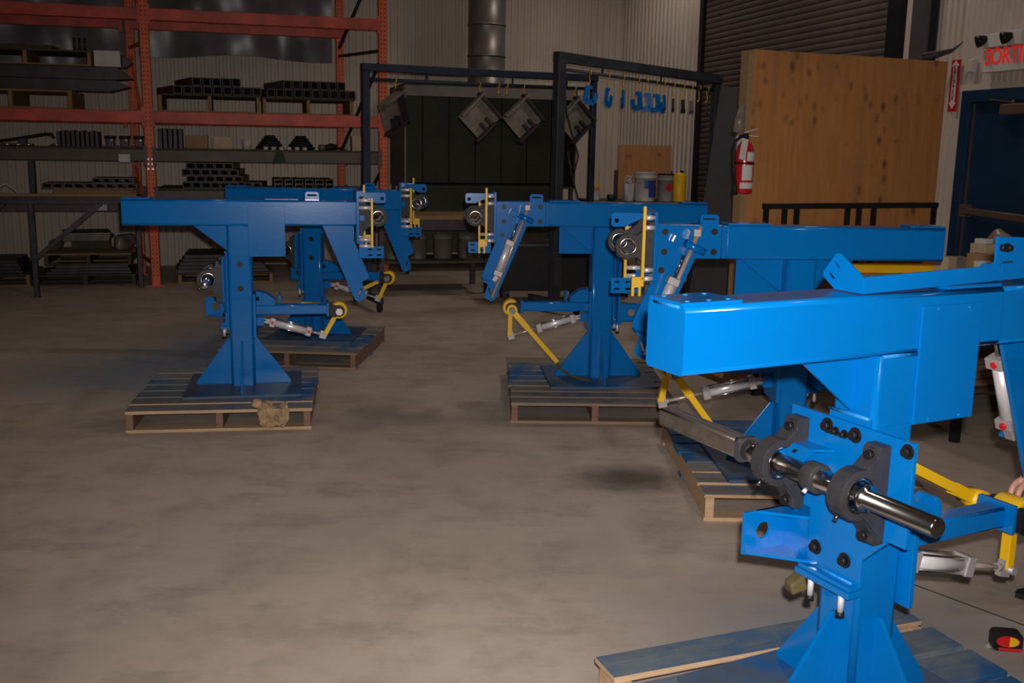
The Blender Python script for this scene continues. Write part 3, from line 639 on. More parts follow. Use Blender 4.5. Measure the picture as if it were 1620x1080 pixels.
# middle shelf
for k in range(9):
    rbox('steel_plate', ORD[k] + ' rusty plate from the left in the row on the middle shelf', 'steel plate', 'darksteel', -.99 + .05 * k, -.99 + .05 * k + .034, .10, .40, Z2, Z2 + .17 + .01 * (k % 2), .002, 0, 'upright plates on the middle shelf')
def fitting(lab, u, v, z, s=1.0):
    t = thing('machined_fitting', lab, 'fitting', RK(u, v, z), D15, 'machined fittings on the middle shelf')
    obj('body', MB().box(-.05 * s, .05 * s, -.06, .06, 0, .11 * s), 'darksteel', t, bevel=.008)
    obj('flange', MB().cone((0, 0, .11 * s), (0, 0, .145 * s), .07 * s), 'darksteel', t); obj('stud', MB().cone((.02, -.06, .09 * s), (.02, -.075, .09 * s), .012), 'chrome', t); obj('foot', MB().box(-.08 * s, .08 * s, -.05, .05, 0, .02), 'darksteel', t)
for k, u in enumerate((-.44, -.285, -.13)): fitting(['left', 'middle', 'right'][k] + ' machined fitting beside the upright plates on the rack', u, .22, Z2, .9)
for k in range(5): rbox('tall_plate', ORD[k] + ' tall dark plate right of the orange post', 'steel plate', 'darksteel', .085 + .056 * k, .085 + .056 * k + .04, .12, .42, Z2, Z2 + .22, .002, 0, 'tall plates by the orange post')
rbox('cardboard_box', 'brown cardboard box by the tall dark plates', 'box', 'card', .39, .63, .12, .42, Z2, Z2 + .155)
rbox('cardboard_box', 'pale cardboard box beside the white cup', 'box', 'cardlight', .69, .90, .12, .40, Z2, Z2 + .14)
c = obj('white_cup', MB().lathe((0, 0, 0), (0, 0, 1), [(.001, 0), (.045, 0), (.056, .115), (.052, .115), (.042, .006), (.001, .006)], 20), 'plasticwhite'); c.location = RK(1.07, .10, Z2); tag(c, 'white cup on the middle rack shelf', 'cup')
def heap(lab, u, v):
    t = thing('cable_heap', lab, 'cable', RK(u, v, Z2), D15, 'black coils on the middle shelf')
    for k in range(5):
        r_ = .15 - .025 * k; obj('coil', MB().tube([(r_ * math.cos(a), r_ * .8 * math.sin(a), .022 + k * .032) for a in [2 * math.pi * j / 20 for j in range(21)]], .02, 6), 'rubber', t)
heap('left black cable coil behind the white bits on the rack', 1.34, .26); heap('right black cable coil on the middle rack shelf', 1.70, .26)
for k in range(6):
    rbox('white_strip', ORD[k] + ' small white strip from the left before the black coils', 'strip', 'white', 1.26 + .09 * k, 1.26 + .09 * k + .045, .045, .075, Z2, Z2 + .035, .002, 20, 'white strips on the shelf')
def bootlike(lab, u, v=.16):
    t = thing('work_glove', lab, 'glove', RK(u, v, Z2), D15 + R(10), 'gloves on the middle shelf')
    obj('palm', MB().tube([(0, 0, .03), (.08, 0, .045), (.15, 0, .04)], [.03, .042, .035], 10), 'rubber', t); obj('cuff', MB().cone((-.06, 0, .036), (.01, 0, .036), .036, .03), 'greyplate', t)
    for k in range(4): obj('finger', MB().tube([(.14, -.03 + .02 * k, .035), (.19, -.035 + .022 * k, .028), (.22, -.036 + .023 * k, .016)], .011, 6), 'rubber', t)
bootlike('crumpled dark work glove in front, left of the end box', 1.97); bootlike('crumpled dark work glove at the back, left of the end box', 2.0, .45)
rbox('cardboard_box', 'small upright cardboard box at the right end of the shelf', 'box', 'cardlight', 2.30, 2.43, .10, .30, Z2, Z2 + .18)
t = thing('pry_bar', 'long black pry bar propped on the middle shelf', 'pry bar', RK(-1.37, .2, Z2), D15); obj('bar', MB().tube([(-.35, 0, .03), (-.1, 0, .07), (.25, 0, .135)], .016, 8), 'rubber', t); obj('claw', MB().tube([(.25, 0, .135), (.31, 0, .135), (.34, 0, .09)], [.016, .018, .012], 8), 'rubber', t); obj('rest_block', MB().box(-.03, .05, -.05, .05, 0, .08), 'darksteel', t, bevel=.004)
for k, u in enumerate((-1.56, -1.45, -1.34, -1.05)):
    o = obj('steel_pin', MB().cone((0, 0, .014), (.12, .02, .014), .0135), 'chrome'); o.location = RK(u, .04, Z2); o.rotation_euler = (0, 0, D15); tag(o, ['leftmost', 'second', 'third', 'rightmost'][k] + ' shiny steel pin before the pry bar', 'pin', 'steel pins on the shelf')
gt = obj('green_rag', MB().plate([(-.08, -.11), (.085, -.10), (.055, .0), (.02, .04), (-.03, .02)], (), -.003, .003, 'xz'), pbr('green_cloth', (.03, .06, .03), .9)); gt.location = RK(1.43, -.055, 1.53); gt.rotation_euler = (0, 0, D15); tag(gt, 'dark green rag hanging from the brown shelf beam', 'rag')
# lower shelf, right bay
for r_ in range(4):
    tubes(tm4, 6 if r_ < 3 else 5, .33 + (.05 if r_ % 2 else 0), .106, .06, Z3R + .074 * r_, -6, ' small tube from the left, %s row of the staggered lower shelf stack' % ('bottom', 'second', 'third', 'top')[r_], 'staggered tube stack')
tubes(tm4, 2, 1.02, .106, .06, Z3R, -6, ' small tube lying right of the staggered stack', 'loose tubes on lower shelf')
for r_ in range(2): tubes(tm3, 6, 1.36, .12, .08, Z3R + .058 * r_, 0, ' flat tube from the left, %s row at the rack end' % ('lower', 'upper')[r_], 'flat tubes at the rack end')
# floor under the rack
rpal('dirty wooden pallet on the floor under the left rack bay', -.78, .5, 0, 1.1, .85, 'wooddark', 'wooddark', 41, .125)
for k in range(3): rbox('steel_slab', ['lowest', 'middle', 'top'][k] + ' dark steel slab between the two floor pallets', 'slab', 'darksteel', -1.2 + .04 * k, -.28 - .03 * k, .12, .85, .126 + .036 * k, .16 + .036 * k, .003, 2 * k, 'slabs under the rack')
rpal('raised wooden pallet on steel slabs under the rack', -.74, .5, .235, .94, .82, 'woodlight', 'wooddark', 42, .135)
def blob(name, lab, cat, mat, loc, s, seed, n=3, amp=.25):
    bm = bmesh.new(); bmesh.ops.create_icosphere(bm, subdivisions=n, radius=1)
    rr = random.Random(seed); ds = [(Vector((rr.uniform(-1, 1), rr.uniform(-1, 1), rr.uniform(-1, 1))).normalized(), rr.uniform(-amp, amp)) for _ in range(26)]
    for v in bm.verts:
        k = 1 + sum(a * max(0, v.co.normalized().dot(d)) ** 6 for d, a in ds); v.co = Vector((v.co.x * k * s[0], v.co.y * k * s[1], max(-1, v.co.z * k) * s[2]))
    zmin = min(v.co.z for v in bm.verts)
    for v in bm.verts: v.co.z -= zmin
    me = bpy.data.meshes.new(name); bm.to_mesh(me); bm.free()
    for p in me.polygons: p.use_smooth = True
    o = obj(name, me, mat); o.location = loc; return tag(o, lab, cat)
blob('wrapped_bundle', 'plastic wrapped bundle at the right end of the raised pallet', 'bundle', 'plasticfilm', RK(-.38, .4, .371), (.10, .22, .10), 3)
blob('wrapped_bundle', 'plastic wrapped bundle at the left end of the raised pallet', 'bundle', 'plasticfilm', RK(-1.13, .4, .371), (.06, .2, .07), 4)
for k in range(4):
    o = obj('corrugated_sheet', MB().plate([(-.26, 0), (.26, 0), (.26, .02), (-.26, .02)], (), -.3, .3, 'xz'), 'greyplate', bevel=.003); o.location = RK(-.78 - .01 * k,   .52 + .02 * k, .505 + .021 * k); o.rotation_euler = (0, 0, D15 + R(3 * k)); tag(o, ('lowest', 'second', 'third', 'topmost')[k] + ' grey metal sheet in the stack on the raised pallet', 'sheet', 'sheets under the rack')
o = obj('timber_block', MB().box(-.22, .22, -.04, .04, 0, .132), 'wooddark', bevel=.004); o.location = RK(-.76, .6, .371); o.rotation_euler = (0, 0, D15); tag(o, 'dark timber block holding up the grey sheets', 'timber')
rpal('wooden pallet on the floor under the right rack bay', .78, .5, 0, 1.1, .8, 'wooddark', 'woodlight', 43, .125)
for k in range(5): rbox('steel_slab', ['lowest', 'second', 'third', 'fourth', 'topmost'][k] + ' dark slab on the right floor pallet', 'slab', 'darksteel', .2 + .03 * k, 1.25 - .02 * k, .12, .85, .126 + .043 * k, .166 + .043 * k, .003, 3 - k, 'slabs on the right floor pallet')
rpal('wooden pallet at the far left foot of the rack', -1.80, .5, 0, .86, .82, 'wooddark', 'woodlight', 44, .14)
for k in range(4): rbox('steel_slab', ['lowest', 'second', 'third', 'topmost'][k] + ' dark slab on the far left pallet', 'slab', 'darksteel', -2.15, -1.45 - .02 * k, .15, .8, .141 + .04 * k, .179 + .04 * k, .003, 0, 'slabs on the far left pallet')
# welding table standing before the rack
TB = RK(-1.10, -.48)
tb = thing('steel_table', 'dark steel table with diagonal braces before the rack', 'table', TB, D15)
obj('table_top', MB().box(-1.0, 1.02, -.36, .34, 1.03, 1.06), 'darksteel', tb, bevel=.003)
obj('apron', MB().box(-1.0, 1.02, -.36, -.33, .985, 1.03), 'darksteel', tb)
for x, y in ((-.95, -.33), (-.04, -.33), (-.95, .30), (.95, .30)): obj('leg', MB().rtube((x, y, 0), (x, y, 1.03), .055, .055, .006, (1, 0, 0)), 'darksteel', tb)
obj('upright', MB().rtube((-.10, .2, 1.06), (-.10, .2, 1.42), .09, .06, .006, (1, 0, 0)), 'darksteel', tb)
obj('diagonal_brace', MB().bar((.64, -.33, .99), (-.02, -.33, .42), .05, .06, (0, 1, 0)), 'darksteel', tb); obj('diagonal_brace', MB().bar((-.88, -.33, .42), (-.3, -.33, .99), .05, .06, (0, 1, 0)), 'darksteel', tb)
def ptab(x, y, z): return TB + du * x + dv * y + Vector((0, 0, z))
def onto(o, x, y, z): o.location = ptab(x, y, z); o.rotation_euler = (0, 0, D15)
pk = obj('yellow_plank', MB().box(-.85, .85, -.05, .05, 0, .03), 'woodlight', bevel=.003); onto(pk, .15, -.29, 1.061); tag(pk, 'long yellow plank along the front of the steel table', 'plank')
pk = obj('yellow_plank', MB().box(-.4, .4, -.025, .025, 0, .08), 'woodlight', bevel=.003); onto(pk, .55, -.10, 1.061); tag(pk, 'yellow plank on edge under the flat tubes', 'plank')
for r_ in range(2):
    for k in range(9 if r_ == 0 else 4):
        o = obj('flat_tube', tm5, 'tubesteel'); onto(o, .10 + .106 * k + (.5 if r_ else 0), -.16, 1.142 + .057 * r_); tag(o, ORD[k] + ' flat tube from the left, %s layer on the steel table' % ('lower', 'upper')[r_], 'steel tube', 'flat tubes on the steel table ' + ('lower', 'upper')[r_])
cbl = obj('white_cable', MB().tube([(-.36, -.2, .01), (-.28, -.2, .09), (-.2, -.2, .12), (-.12, -.2, .05), (-.08, -.22, .008)], .006, 6), 'white'); onto(cbl, -.1, .08, 1.061); tag(cbl, 'loop of white cable on the steel table', 'cable')

# grey plastic sheet hung behind the rack
def sheet_mesh(u0_, u1_, z0, z1, seed):
    rr = random.Random(seed); nx, nz = 46, 10; ph = [rr.uniform(0, 6) for _ in range(4)]
    vs = []
    for j in range(nz + 1):
        for i in range(nx + 1):
            a, b = i / nx, j / nz
            y = .03 * math.sin(9 * a + ph[0]) + .02 * math.sin(23 * a + 3 * b + ph[1]) + .015 * math.sin(14 * b - 11 * a + ph[2])
            vs.append((u0_ + (u1_ - u0_) * a, y, z0 + (z1 - z0) * b + (.03 * math.sin(8 * a + ph[3]) if j == 0 else 0)))
    N = len(vs); vs += [(x, y + .003, z) for x, y, z in vs]; fs = []
    for j in range(nz):
        for i in range(nx):
            a = j * (nx + 1) + i; fs += [(a, a + 1, a + nx + 2, a + nx + 1), (N + a, N + a + nx + 1, N + a + nx + 2, N + a + 1)]
    return MB().add(vs, fs, True)
M['greyfilm'] = pbr('grey_plastic_sheet', (.145, .125, .135), .32, 0, .35, 2.2, .3, 9)
for (a_, b_, z0, lab) in ((-2.6, -.32, 2.45, 'grey plastic sheet behind the left rack bay'), (-.2, 2.2, 2.72, 'grey plastic sheet behind the right rack bay')):
    o = obj('plastic_sheet', sheet_mesh(a_, b_, z0, 4.3, 3), 'greyfilm'); o.location = RK(0, 1.5); o.rotation_euler = (0, 0, D15); tag(o, lab, 'plastic sheet', 'plastic sheets behind the rack')
    t = thing('sheet_rail', 'wall rail carrying the ' + lab, 'rail', RK((a_ + b_) / 2, 1.5, 4.3), D15, 'rails of the plastic sheets'); L_ = b_ - a_
    obj('pipe', MB().cone((-L_ / 2 - .05, .0, .02), (L_ / 2 + .05, .0, .02), .02), 'colsteel', t)
    for x in (-L_ / 2, 0, L_ / 2): obj('wall_arm', MB().box(x - .015, x + .015, 0, .505, .005, .035), 'colsteel', t)
# ------------------------------------------------------------------ spray hood, duct, frames
hd = thing('spray_hood', 'dark green open fronted extraction hood below the round duct', 'hood', RK(0, 0), D15)
obj('side_panel', MB().box(3.01, 3.03, .6, 1.9, 1.12, 2.40), 'hoodlip', hd); obj('side_panel', MB().box(5.28, 5.30, .6, 1.9, 1.12, 2.40), 'hood', hd)
obj('top_panel', MB().box(3.01, 5.30, .6, 1.9, 2.40, 2.42), 'hood', hd); obj('back_panel', MB().box(3.03, 5.28, 1.88, 1.9, 1.12, 2.40), 'hood', hd)
obj('front_lip', MB().box(3.03, 5.28, .6, .62, 2.27, 2.40), 'hoodlip', hd); obj('bottom_panel', MB().box(3.03, 5.28, .6, 1.9, 1.12, 1.14), 'hood', hd)
for k in range(6): obj('filter_panel', MB().box(3.05 + k * .372, 3.05 + k * .372 + .36, 1.60, 1.64, 1.15, 2.39), 'hood', hd, bevel=.006)
for x, y in ((3.05, .65), (5.26, .65), (3.05, 1.85), (5.26, 1.85)): obj('leg', MB().box(x - .025, x + .025, y - .025, y + .025, 0, 1.12), 'hood', hd)
dt = thing('exhaust_duct', 'round galvanised duct rising from the extraction hood', 'duct', RK(4.22, 1.25, 2.42), D15)
for k in range(9): obj('duct_section', MB().lathe((0, 0, .005 + k * .40), (0, 0, 1), [(.25, 0), (.262, .004), (.262, .02), (.25, .024), (.25, .395)], 36), 'duct', dt)
def frame(lab, A, B, zA, zB, tw, foot, fm='frameblue'):
    A, B = Vector((*A, 0)), Vector((*B, 0)); d = (B - A); L = d.length; yaw = math.atan2(d.y, d.x)
    t = thing('hanging_rack', lab, 'frame', A, yaw)
    s = (zB - zA) / L
    obj('post', MB().rtube((0, 0, .14), (0, 0, zA - tw / 2), tw, tw, .008, (1, 0, 0)), fm, t); obj('post', MB().rtube((L, 0, .14), (L, 0, zB - tw / 2), tw * .85, tw * .85, .008, (1, 0, 0)), fm, t)
    obj('top_beam', MB().rtube((-tw / 2, 0, zA), (L + tw / 2, 0, zB), tw, tw, .008), fm, t)
    obj('hook_rail', MB().cone((tw / 2, 0, zA - .115), (L - tw / 2, 0, zB - .115), .016), fm, t)
    for k in (.25, .62, .87): obj('rail_hanger', MB().box(L * k - .008, L * k + .008, -.006, .006, zA + s * L * k - .11, zA + s * L * k - tw / 2), fm, t)
    for x in (0, L):
        f = obj('foot_bar', MB().rtube((x, -.42, .115), (x, .42, .115), .06, .06, .006), fm, t)
        for y in (-.38, .38):
            obj('caster_fork', MB().box(x - .028, x - .02, y - .02, y + .02, .03, .085).box(x + .02, x + .028, y - .02, y + .02, .03, .085), 'darksteel', f); obj('caster_wheel', MB().cone((x - .018, y, .045), (x + .018, y, .045), .045, n=20), 'rubber', f)
    return A, d.normalized(), L
F1A, F1d, F1L = frame('low dark blue hanging frame holding four grey brackets', (-1.51, 10.4), (.86, 11.6), 2.41, 2.42, .075, 0)
F2A, F2d, F2L = frame('tall dark blue hanging frame holding small blue parts', (.42, 10.2), (2.19, 11.42), 2.525, 2.415, .095, 0, 'frameblack')
def hook(lab, p, zr, zb, grp):
    h = zr - zb
    o = obj('wire_hook', MB().tube([(0, -.018, -.03), (0, -.02, .012), (0, .0, .024), (0, .018, .005), (0, .006, -h * .45), (0, -.006, -h * .7), (0, .012, -h), (0, .026, -h + .025)], .0045, 6), 'yellow'); o.location = (p.x, p.y, zr); o.rotation_euler = (0, 0, R(30)); tag(o, lab, 'hook', grp)
def gbracket(lab, p, yaw, roll_, ztop):
    t = thing('grey_bracket', lab, 'bracket', (p.x, p.y, ztop), 0, 'grey brackets on the low frame')
    mt_ = Matrix.Rotation(yaw, 4, 'Z') @ Matrix.Rotation(roll_, 4, 'Y')
    t.rotation_euler = mt_.to_euler()
    # hangs from its corner (0,0): square plate below it, corner at the top
    S = .33; c_ = lambda a, b: ((a - b) * .7071, -(a + b) * .7071)
    sq = [c_(0, 0), c_(S, 0), c_(S, S), c_(0, S)]
    obj('plate', MB().plate(sq, (), -.005, .007, 'xz'), 'greyplate', t)
    def flange(a0, b0, a1, b1, dep, mat='greyplate', th=.026):
        p0, p1 = c_(a0, b0), c_(a1, b1)
        obj('flange', MB().bar((p0[0], -dep / 2 - .005, p0[1]), (p1[0], -dep / 2 - .005, p1[1]), th, dep, (0, 1, 0)), mat, t, bevel=.002)
    flange(.005, -.04, .005, S * .95, .11); flange(-.03, .006, S, .006, .09, 'darksteel'); flange(S - .02, S * .3, S - .02, S + .05, .11, 'darksteel')
    for b0 in (.13, .21):
        p0, p1 = c_(S - .02, b0), c_(S - .12, b0); obj('lug', MB().bar((p0[0], -.04, p0[1]), (p1[0], -.04, p1[1]), .028, .07, (0, 1, 0)), 'darksteel', t, bevel=.002)
for k, (s, yw, rl, lab) in enumerate(((.32, 62, 20, 'grey bracket turned sideways at the left of the low frame'), (1.26, 20, 0, 'grey diamond shaped bracket left of the crossing point'), (1.78, 20, 2, 'grey diamond shaped bracket right of the crossing point'), (2.42, 24, 0, 'grey diamond shaped bracket behind the thick frame post'))):
    p = F1A + F1d * s; zr = 2.30
    hook('yellow hook carrying the %s grey bracket' % ORD[k], p, zr, 2.19, 'hooks on the low frame'); gbracket(lab, p, R(yw), R(rl), 2.19)
for k, s in enumerate((1.48, 1.58)): hook('%s empty yellow hook between the grey brackets' % ('left', 'right')[k], F1A + F1d * s, 2.30, 2.20, 'hooks on the low frame')
pos = [.38, .62, .82, 1.02, 1.14, 1.27, 1.38, 1.52, 1.66, 1.78, 1.90, 2.02, 2.12, 2.22]
for k, s in enumerate(pos):
    p = F2A + F2d * s; zr = 2.525 - .11 * s / F2L - .115 + .012
    small = k >= 7; zb = zr - (.14 if not small else .16)
    hook('%s yellow hook on the tall frame rail' % (ORD + ['thirteenth', 'fourteenth'])[k], p, zr, zb, 'hooks on the tall frame')
    if k == 10: continue
    t = thing('hanging_part', ('%s small blue bent bracket on the tall frame' % ORD[k]) if not small else '%s small dark unpainted part on the tall frame' % ORD[k - 7], 'bracket', (p.x, p.y, zb + .004), R(20 + 37 * k), 'blue parts on the tall frame' if not small else 'dark parts on the tall frame')
    if not small:
        obj('strip', MB().bar((-.02, 0, 0), (-.045, 0, -.15), .05, .014, (0, 1, 0)).bar((-.045, 0, -.15), (.05, 0, -.165), .05, .014, (0, 1, 0)).bar((.05, 0, -.165), (.075, 0, -.07), .05, .014, (0, 1, 0)), 'blue', t); obj('tab', MB().box(-.03, .03, -.006, .006, -.03, .004), 'blue', t); obj('gusset', MB().plate([(-.04, -.15), (.02, -.158), (-.03, -.08)], (), -.004, .004, 'xz'), 'blue', t)
    else:
        obj('strip', MB().bar((0, 0, 0), (.012, 0, -.13), .04, .012, (0, 1, 0)), 'darksteel', t); obj('tab', MB().box(-.02, .035, -.006, .006, -.14, -.10), 'darksteel', t)
cb = obj('black_cable', MB().tube([(0, 0, .3), (.03, .02, 0), (.09, .04, -.2), (.16, .03, -.42), (.13, .0, -.56), (.06, -.02, -.50), (.05, -.03, -.38), (.10, -.02, -.62), (.2, .0, -.95), (.24, .02, -1.2)], .009, 6), 'rubber'); cb.location = (F2A.x + .05, F2A.y + .05, 2.0); tag(cb, 'black cable looping down beside the thick frame post', 'cable')
obj('added_dark_panel', MB().box(3.08, 5.22, 1.0, 1.02, .25, 1.12), 'hood', hd)  # dark panel added so the wall below the hood looks dimmer
# low table with paint pails under the hood
ct = thing('work_table', 'low worktable with pale stained top before the hood', 'table', RK(0, 0), D15)
obj('table_top', MB().box(2.45, 3.72, -1.15, -.35, .84, .88), 'woodlight', ct, bevel=.003); obj('lower_shelf', MB().box(2.50, 3.67, -1.1, -.4, .34, .37), 'wooddark', ct)
for x in (2.48, 3.69):
    for y in (-1.12, -.38): obj('leg', MB().box(x - .03, x + .03, y - .03, y + .03, 0, .84), 'darksteel', ct)
obj('apron', MB().box(2.47, 3.70, -1.15, -1.12, .72, .84), 'darksteel', ct)
def pail(name, lab, loc, r, h, mat, rz=0, lid=None, group=None):
    t = thing(name, lab, 'pail', loc, rz, group)
    obj('body', MB().lathe((0, 0, 0), (0, 0, 1), [(.001, 0), (r * .92, 0), (r * .92, .006), (r * .99, h * .8), (r * 1.03, h * .8), (r * 1.03, h * .84), (r, h * .85), (r * 1.01, h * .97), (r * 1.04, h * .97), (r * 1.04, h), (r * .95, h), (r * .95, h * .9), (.001, h * .9)], 28), mat, t)
    obj('wire_handle', MB().tube([(r * math.cos(a), -r * .5 * abs(math.sin(a)) - r * .35 * math.sin(a), h * .82 - h * .32 * math.sin(a)) for a in [math.pi * j / 10 for j in range(11)]], .004, 5), 'darksteel', t)
    if lid: obj('lid', MB().cone((0, 0, h), (0, 0, h + .018), r * 1.05, n=28), lid, t)
    return t
for k, (u, m_) in enumerate(((2.66, 'greyplate'), (2.94, 'greyplate'), (3.24, 'hoodlip'), (3.53, 'greyplate'))):
    pail('paint_pail', '%s old paint pail from the left under the low worktable' % ORD[k], RK(u, -.8, .371), .115, .28, m_, rnd.uniform(0, 6), None, 'old pails under the worktable')
pt = thing('paint_table', 'dark table with paint cans near the wall corner', 'table', (1.56, 12.12, 0), R(8))
obj('table_top', MB().box(-.74, .52, -.35, .42, 1.02, 1.06), 'darksteel', pt, bevel=.003)
for x in (-.70, .48):
    for y in (-.31, .38): obj('leg', MB().box(x - .02, x + .02, y - .02, y + .02, 0, 1.02), 'darksteel', pt)
obj('back_rail', MB().box(-.3, .42, .36, .39, 1.06, 1.4), 'darksteel', pt)
pw_ = pail('paint_pail', 'white paint pail with blue label on the paint table', (1.519, 11.949, 1.061), .126, .33, 'plasticwhite', D15 - .1)
def wraplabel(name, r0, z0, z1, a0, a1, mat, parent, n=10, lab=None):
    vs = []; 
    for k in range(n + 1):
        a = R(a0 + (a1 - a0) * k / n)
        for rr in (r0, r0 + .0025):
            for z in (z0, z1): vs.append((rr * math.cos(a), rr * math.sin(a), z))
    fs = []
    for k in range(n):
        b = 4 * k; fs += [(b, b + 4, b + 5, b + 1), (b + 2, b + 3, b + 7, b + 6), (b + 1, b + 5, b + 7, b + 3), (b, b + 2, b + 6, b + 4)]
    fs += [(0, 1, 3, 2), (4 * n, 4 * n + 2, 4 * n + 3, 4 * n + 1)]
    return obj(name, MB().add(vs, fs), mat, parent, label=lab)
wraplabel('print', .133, .15, .24, 250, 320, 'plasticblue', pw_); wraplabel('print', .131, .05, .17, 275, 330, 'plasticblue', pw_)
pg = pail('paint_can', 'grey paint can with red diamond mark on the paint table', (1.776, 12.015, 1.061), .10, .30, 'plasticgrey', D15, 'black')
di = obj('hazard_diamond', MB().plate([(0, -.05), (.05, 0), (0, .05), (-.05, 0)], (), -.101, -.097, 'xz'), 'red', pg); di.location.z = .16
yc = thing('yellow_canister', 'yellow canister at the right end of the paint table', 'canister', (1.917, 11.893, 1.061), D15); obj('body', MB().lathe((0, 0, 0), (0, 0, 1), [(.001, 0), (.072, 0), (.075, .01), (.075, .30), (.06, .325), (.02, .335), (.001, .335)], 24), 'yellow', yc); obj('cap', MB().cone((.02, 0, .33), (.02, 0, .36), .02), 'black', yc)
jg = thing('plastic_jug', 'white plastic jug with handle left of the paint pail', 'jug', (1.332, 11.949, 1.061), D15); obj('body', MB().rtube((0, 0, 0), (0, 0, .2), .10, .12, .03, (1, 0, 0)).cone((0, 0, .2), (.02, 0, .26), .05, .022), 'plasticwhite', jg); obj('handle', MB().tube([(-.045, 0, .18), (-.05, 0, .25), (-.02, 0, .285), (.015, 0, .27)], .011, 8), 'plasticwhite', jg); obj('cap', MB().cone((.02, 0, .26), (.02, 0, .285), .022), 'plasticwhite', jg)
bt = thing('spray_bottle', 'small bottle with yellow cap at the left of the paint table', 'bottle', (0.954, 11.893, 1.061), D15); obj('body', MB().lathe((0, 0, 0), (0, 0, 1), [(.001, 0), (.04, 0), (.042, .01), (.042, .10), (.025, .13), (.001, .13)], 20), 'plasticwhite', bt); obj('cap', MB().cone((0, 0, .13), (0, 0, .18), .034, .028), 'yellow', bt)
gc = obj('green_tub', MB().lathe((0, 0, 0), (0, 0, 1), [(.001, 0), (.048, 0), (.054, .07), (.048, .07), (.044, .01), (.001, .01)], 18), pbr('dark_green_plastic', (.012, .03, .022), .5)); gc.location = (1.131, 11.921, 1.061); tag(gc, 'small dark green tub on the paint table', 'tub')
pbd = obj('plywood_board', MB().box(-.33, .33, 0, .018, 0, .645), 'ply', bevel=.002); pbd.location = (1.575, 12.40, 1.061); pbd.rotation_euler = (R(-4), 0, R(8)); tag(pbd, 'brown plywood board standing behind the paint pails', 'board')
# leaning dark sheets by the shutter
for k, (x, y, w_, h, lean) in enumerate(((2.12, 11.1, .36, 2.30, 6), (2.24, 10.75, .30, 2.22, 7), (2.36, 10.45, .26, 2.20, 8))):
    o = obj('steel_sheet', MB().box(-w_ / 2, w_ / 2, -.01, .01, 0, h), 'colsteel', bevel=.002); o.location = (x, y, .02); o.rotation_euler = (0, R(lean), R(-30)); tag(o, '%s dark sheet leaning beside the roller shutter' % ('left', 'middle', 'right')[k], 'sheet', 'leaning sheets')
# plywood panel with its stud frame
A = Vector((1.575, 6.95, 0)); B = Vector((3.13, 7.6, 0)); yawp = math.atan2(B.y - A.y, B.x - A.x); Lp = (B - A).length
pp = thing('plywood_partition', 'large knotty plywood panel standing before the roller shutter', 'panel', A, yawp)
obj('sheet', MB().box(0, Lp, 0, .018, .02, 2.315), 'ply', pp, bevel=.002)
for x in (-.042, Lp - .045): obj('stud', MB().box(x, x + .042, -.002 if x < 0 else .019, .09, 0, 2.31), 'woodlight', pp, bevel=.002)
obj('rail', MB().box(.0, Lp - .05, .02, .058, .02, .11), 'woodlight', pp); obj('rail', MB().box(.0, Lp - .05, .02, .058, 2.2, 2.29), 'woodlight', pp)
obj('foot', MB().box(.02, .08, .092, .6, 0, .04), 'woodlight', pp); obj('foot', MB().box(Lp - .08, Lp - .02, .092, .45, 0, .04), 'woodlight', pp)
# black steel frame leaning in front of the panel
bf = thing('black_steel_frame', 'black welded steel frame before the plywood panel', 'frame', (1.66, 6.78, 0), yawp)
Lf = 1.50
obj('top_rail', MB().rtube((0, 0, 1.295), (Lf, 0, 1.295), .04, .035, .004), 'black', bf)
for x in (.02, .17, .27, .70, .80, .93, 1.48): obj('bar', MB().rtube((x, 0, .035), (x, 0, 1.278), .03, .03, .004, (1, 0, 0)), 'black', bf)
obj('bottom_rail', MB().rtube((0, 0, .0175), (Lf, 0, .0175), .04, .035, .004), 'black', bf)
# fire extinguisher on the stud
ex = thing('fire_extinguisher', 'red fire extinguisher hung on the plywood panel stud', 'extinguisher', (1.53, 6.86, 1.372), yawp)
obj('cylinder', MB().lathe((0, 0, 0), (0, 0, 1), [(.001, 0), (.055, 0), (.062, .012), (.062, .26), (.052, .31), (.028, .345), (.022, .36), (.001, .36)], 28), 'extred', ex)
vv = obj('valve', MB().cone((0, 0, .36), (0, 0, .395), .02).cone((0, 0, .375), (-.045, -.01, .375), .011), 'black', ex); obj('lever', MB().bar((-.02, 0, .40), (.07, -.02, .425), .02, .006).bar((-.01, 0, .385), (.08, -.025, .375), .018, .006), 'alu', vv)
obj('hose', MB().tube([(-.045, -.01, .375), (-.09, -.01, .34), (-.095, -.01, .22), (-.08, -.02, .06)], .011, 8), 'rubber', ex); obj('nozzle', MB().cone((-.08, -.02, .07), (-.078, -.02, -.005), .012, .02), 'rubber', ex)
wraplabel('paper_label', .0622, .035, .075, 215, 320, 'white', ex); wraplabel('paper_label', .0622, .09, .19, 225, 292, 'white', ex, lab='pale paper instruction label'); wraplabel('paper_label', .0622, .215, .275, 250, 322, 'white', ex)
obj('strap', MB().lathe((0, 0, .195), (0, 0, 1), [(.063, 0), (.0655, 0), (.0655, .012), (.063, .012)], 28, True), 'black', ex); obj('hang_tag', MB().bar((-.045, -.062, .36), (-.075, -.075, .225), .05, .002, (0, 1, .2)), 'white', ex)
obj('wall_bracket', MB().box(-.02, .045, .055, .085, .18, .38), 'alu', ex)
bg = obj('plastic_bag', MB().lathe((0, 0, 0), (0, 0, 1), [(.001, 0), (.04, .0), (.036, .08), (.02, .18), (.001, .19)], 12), 'plasticfilm'); bg.location = (1.495, 6.95, 1.775); bg.rotation_euler = (0, R(6), 0); tag(bg, 'clear crumpled plastic sleeve hung above the extinguisher', 'bag')
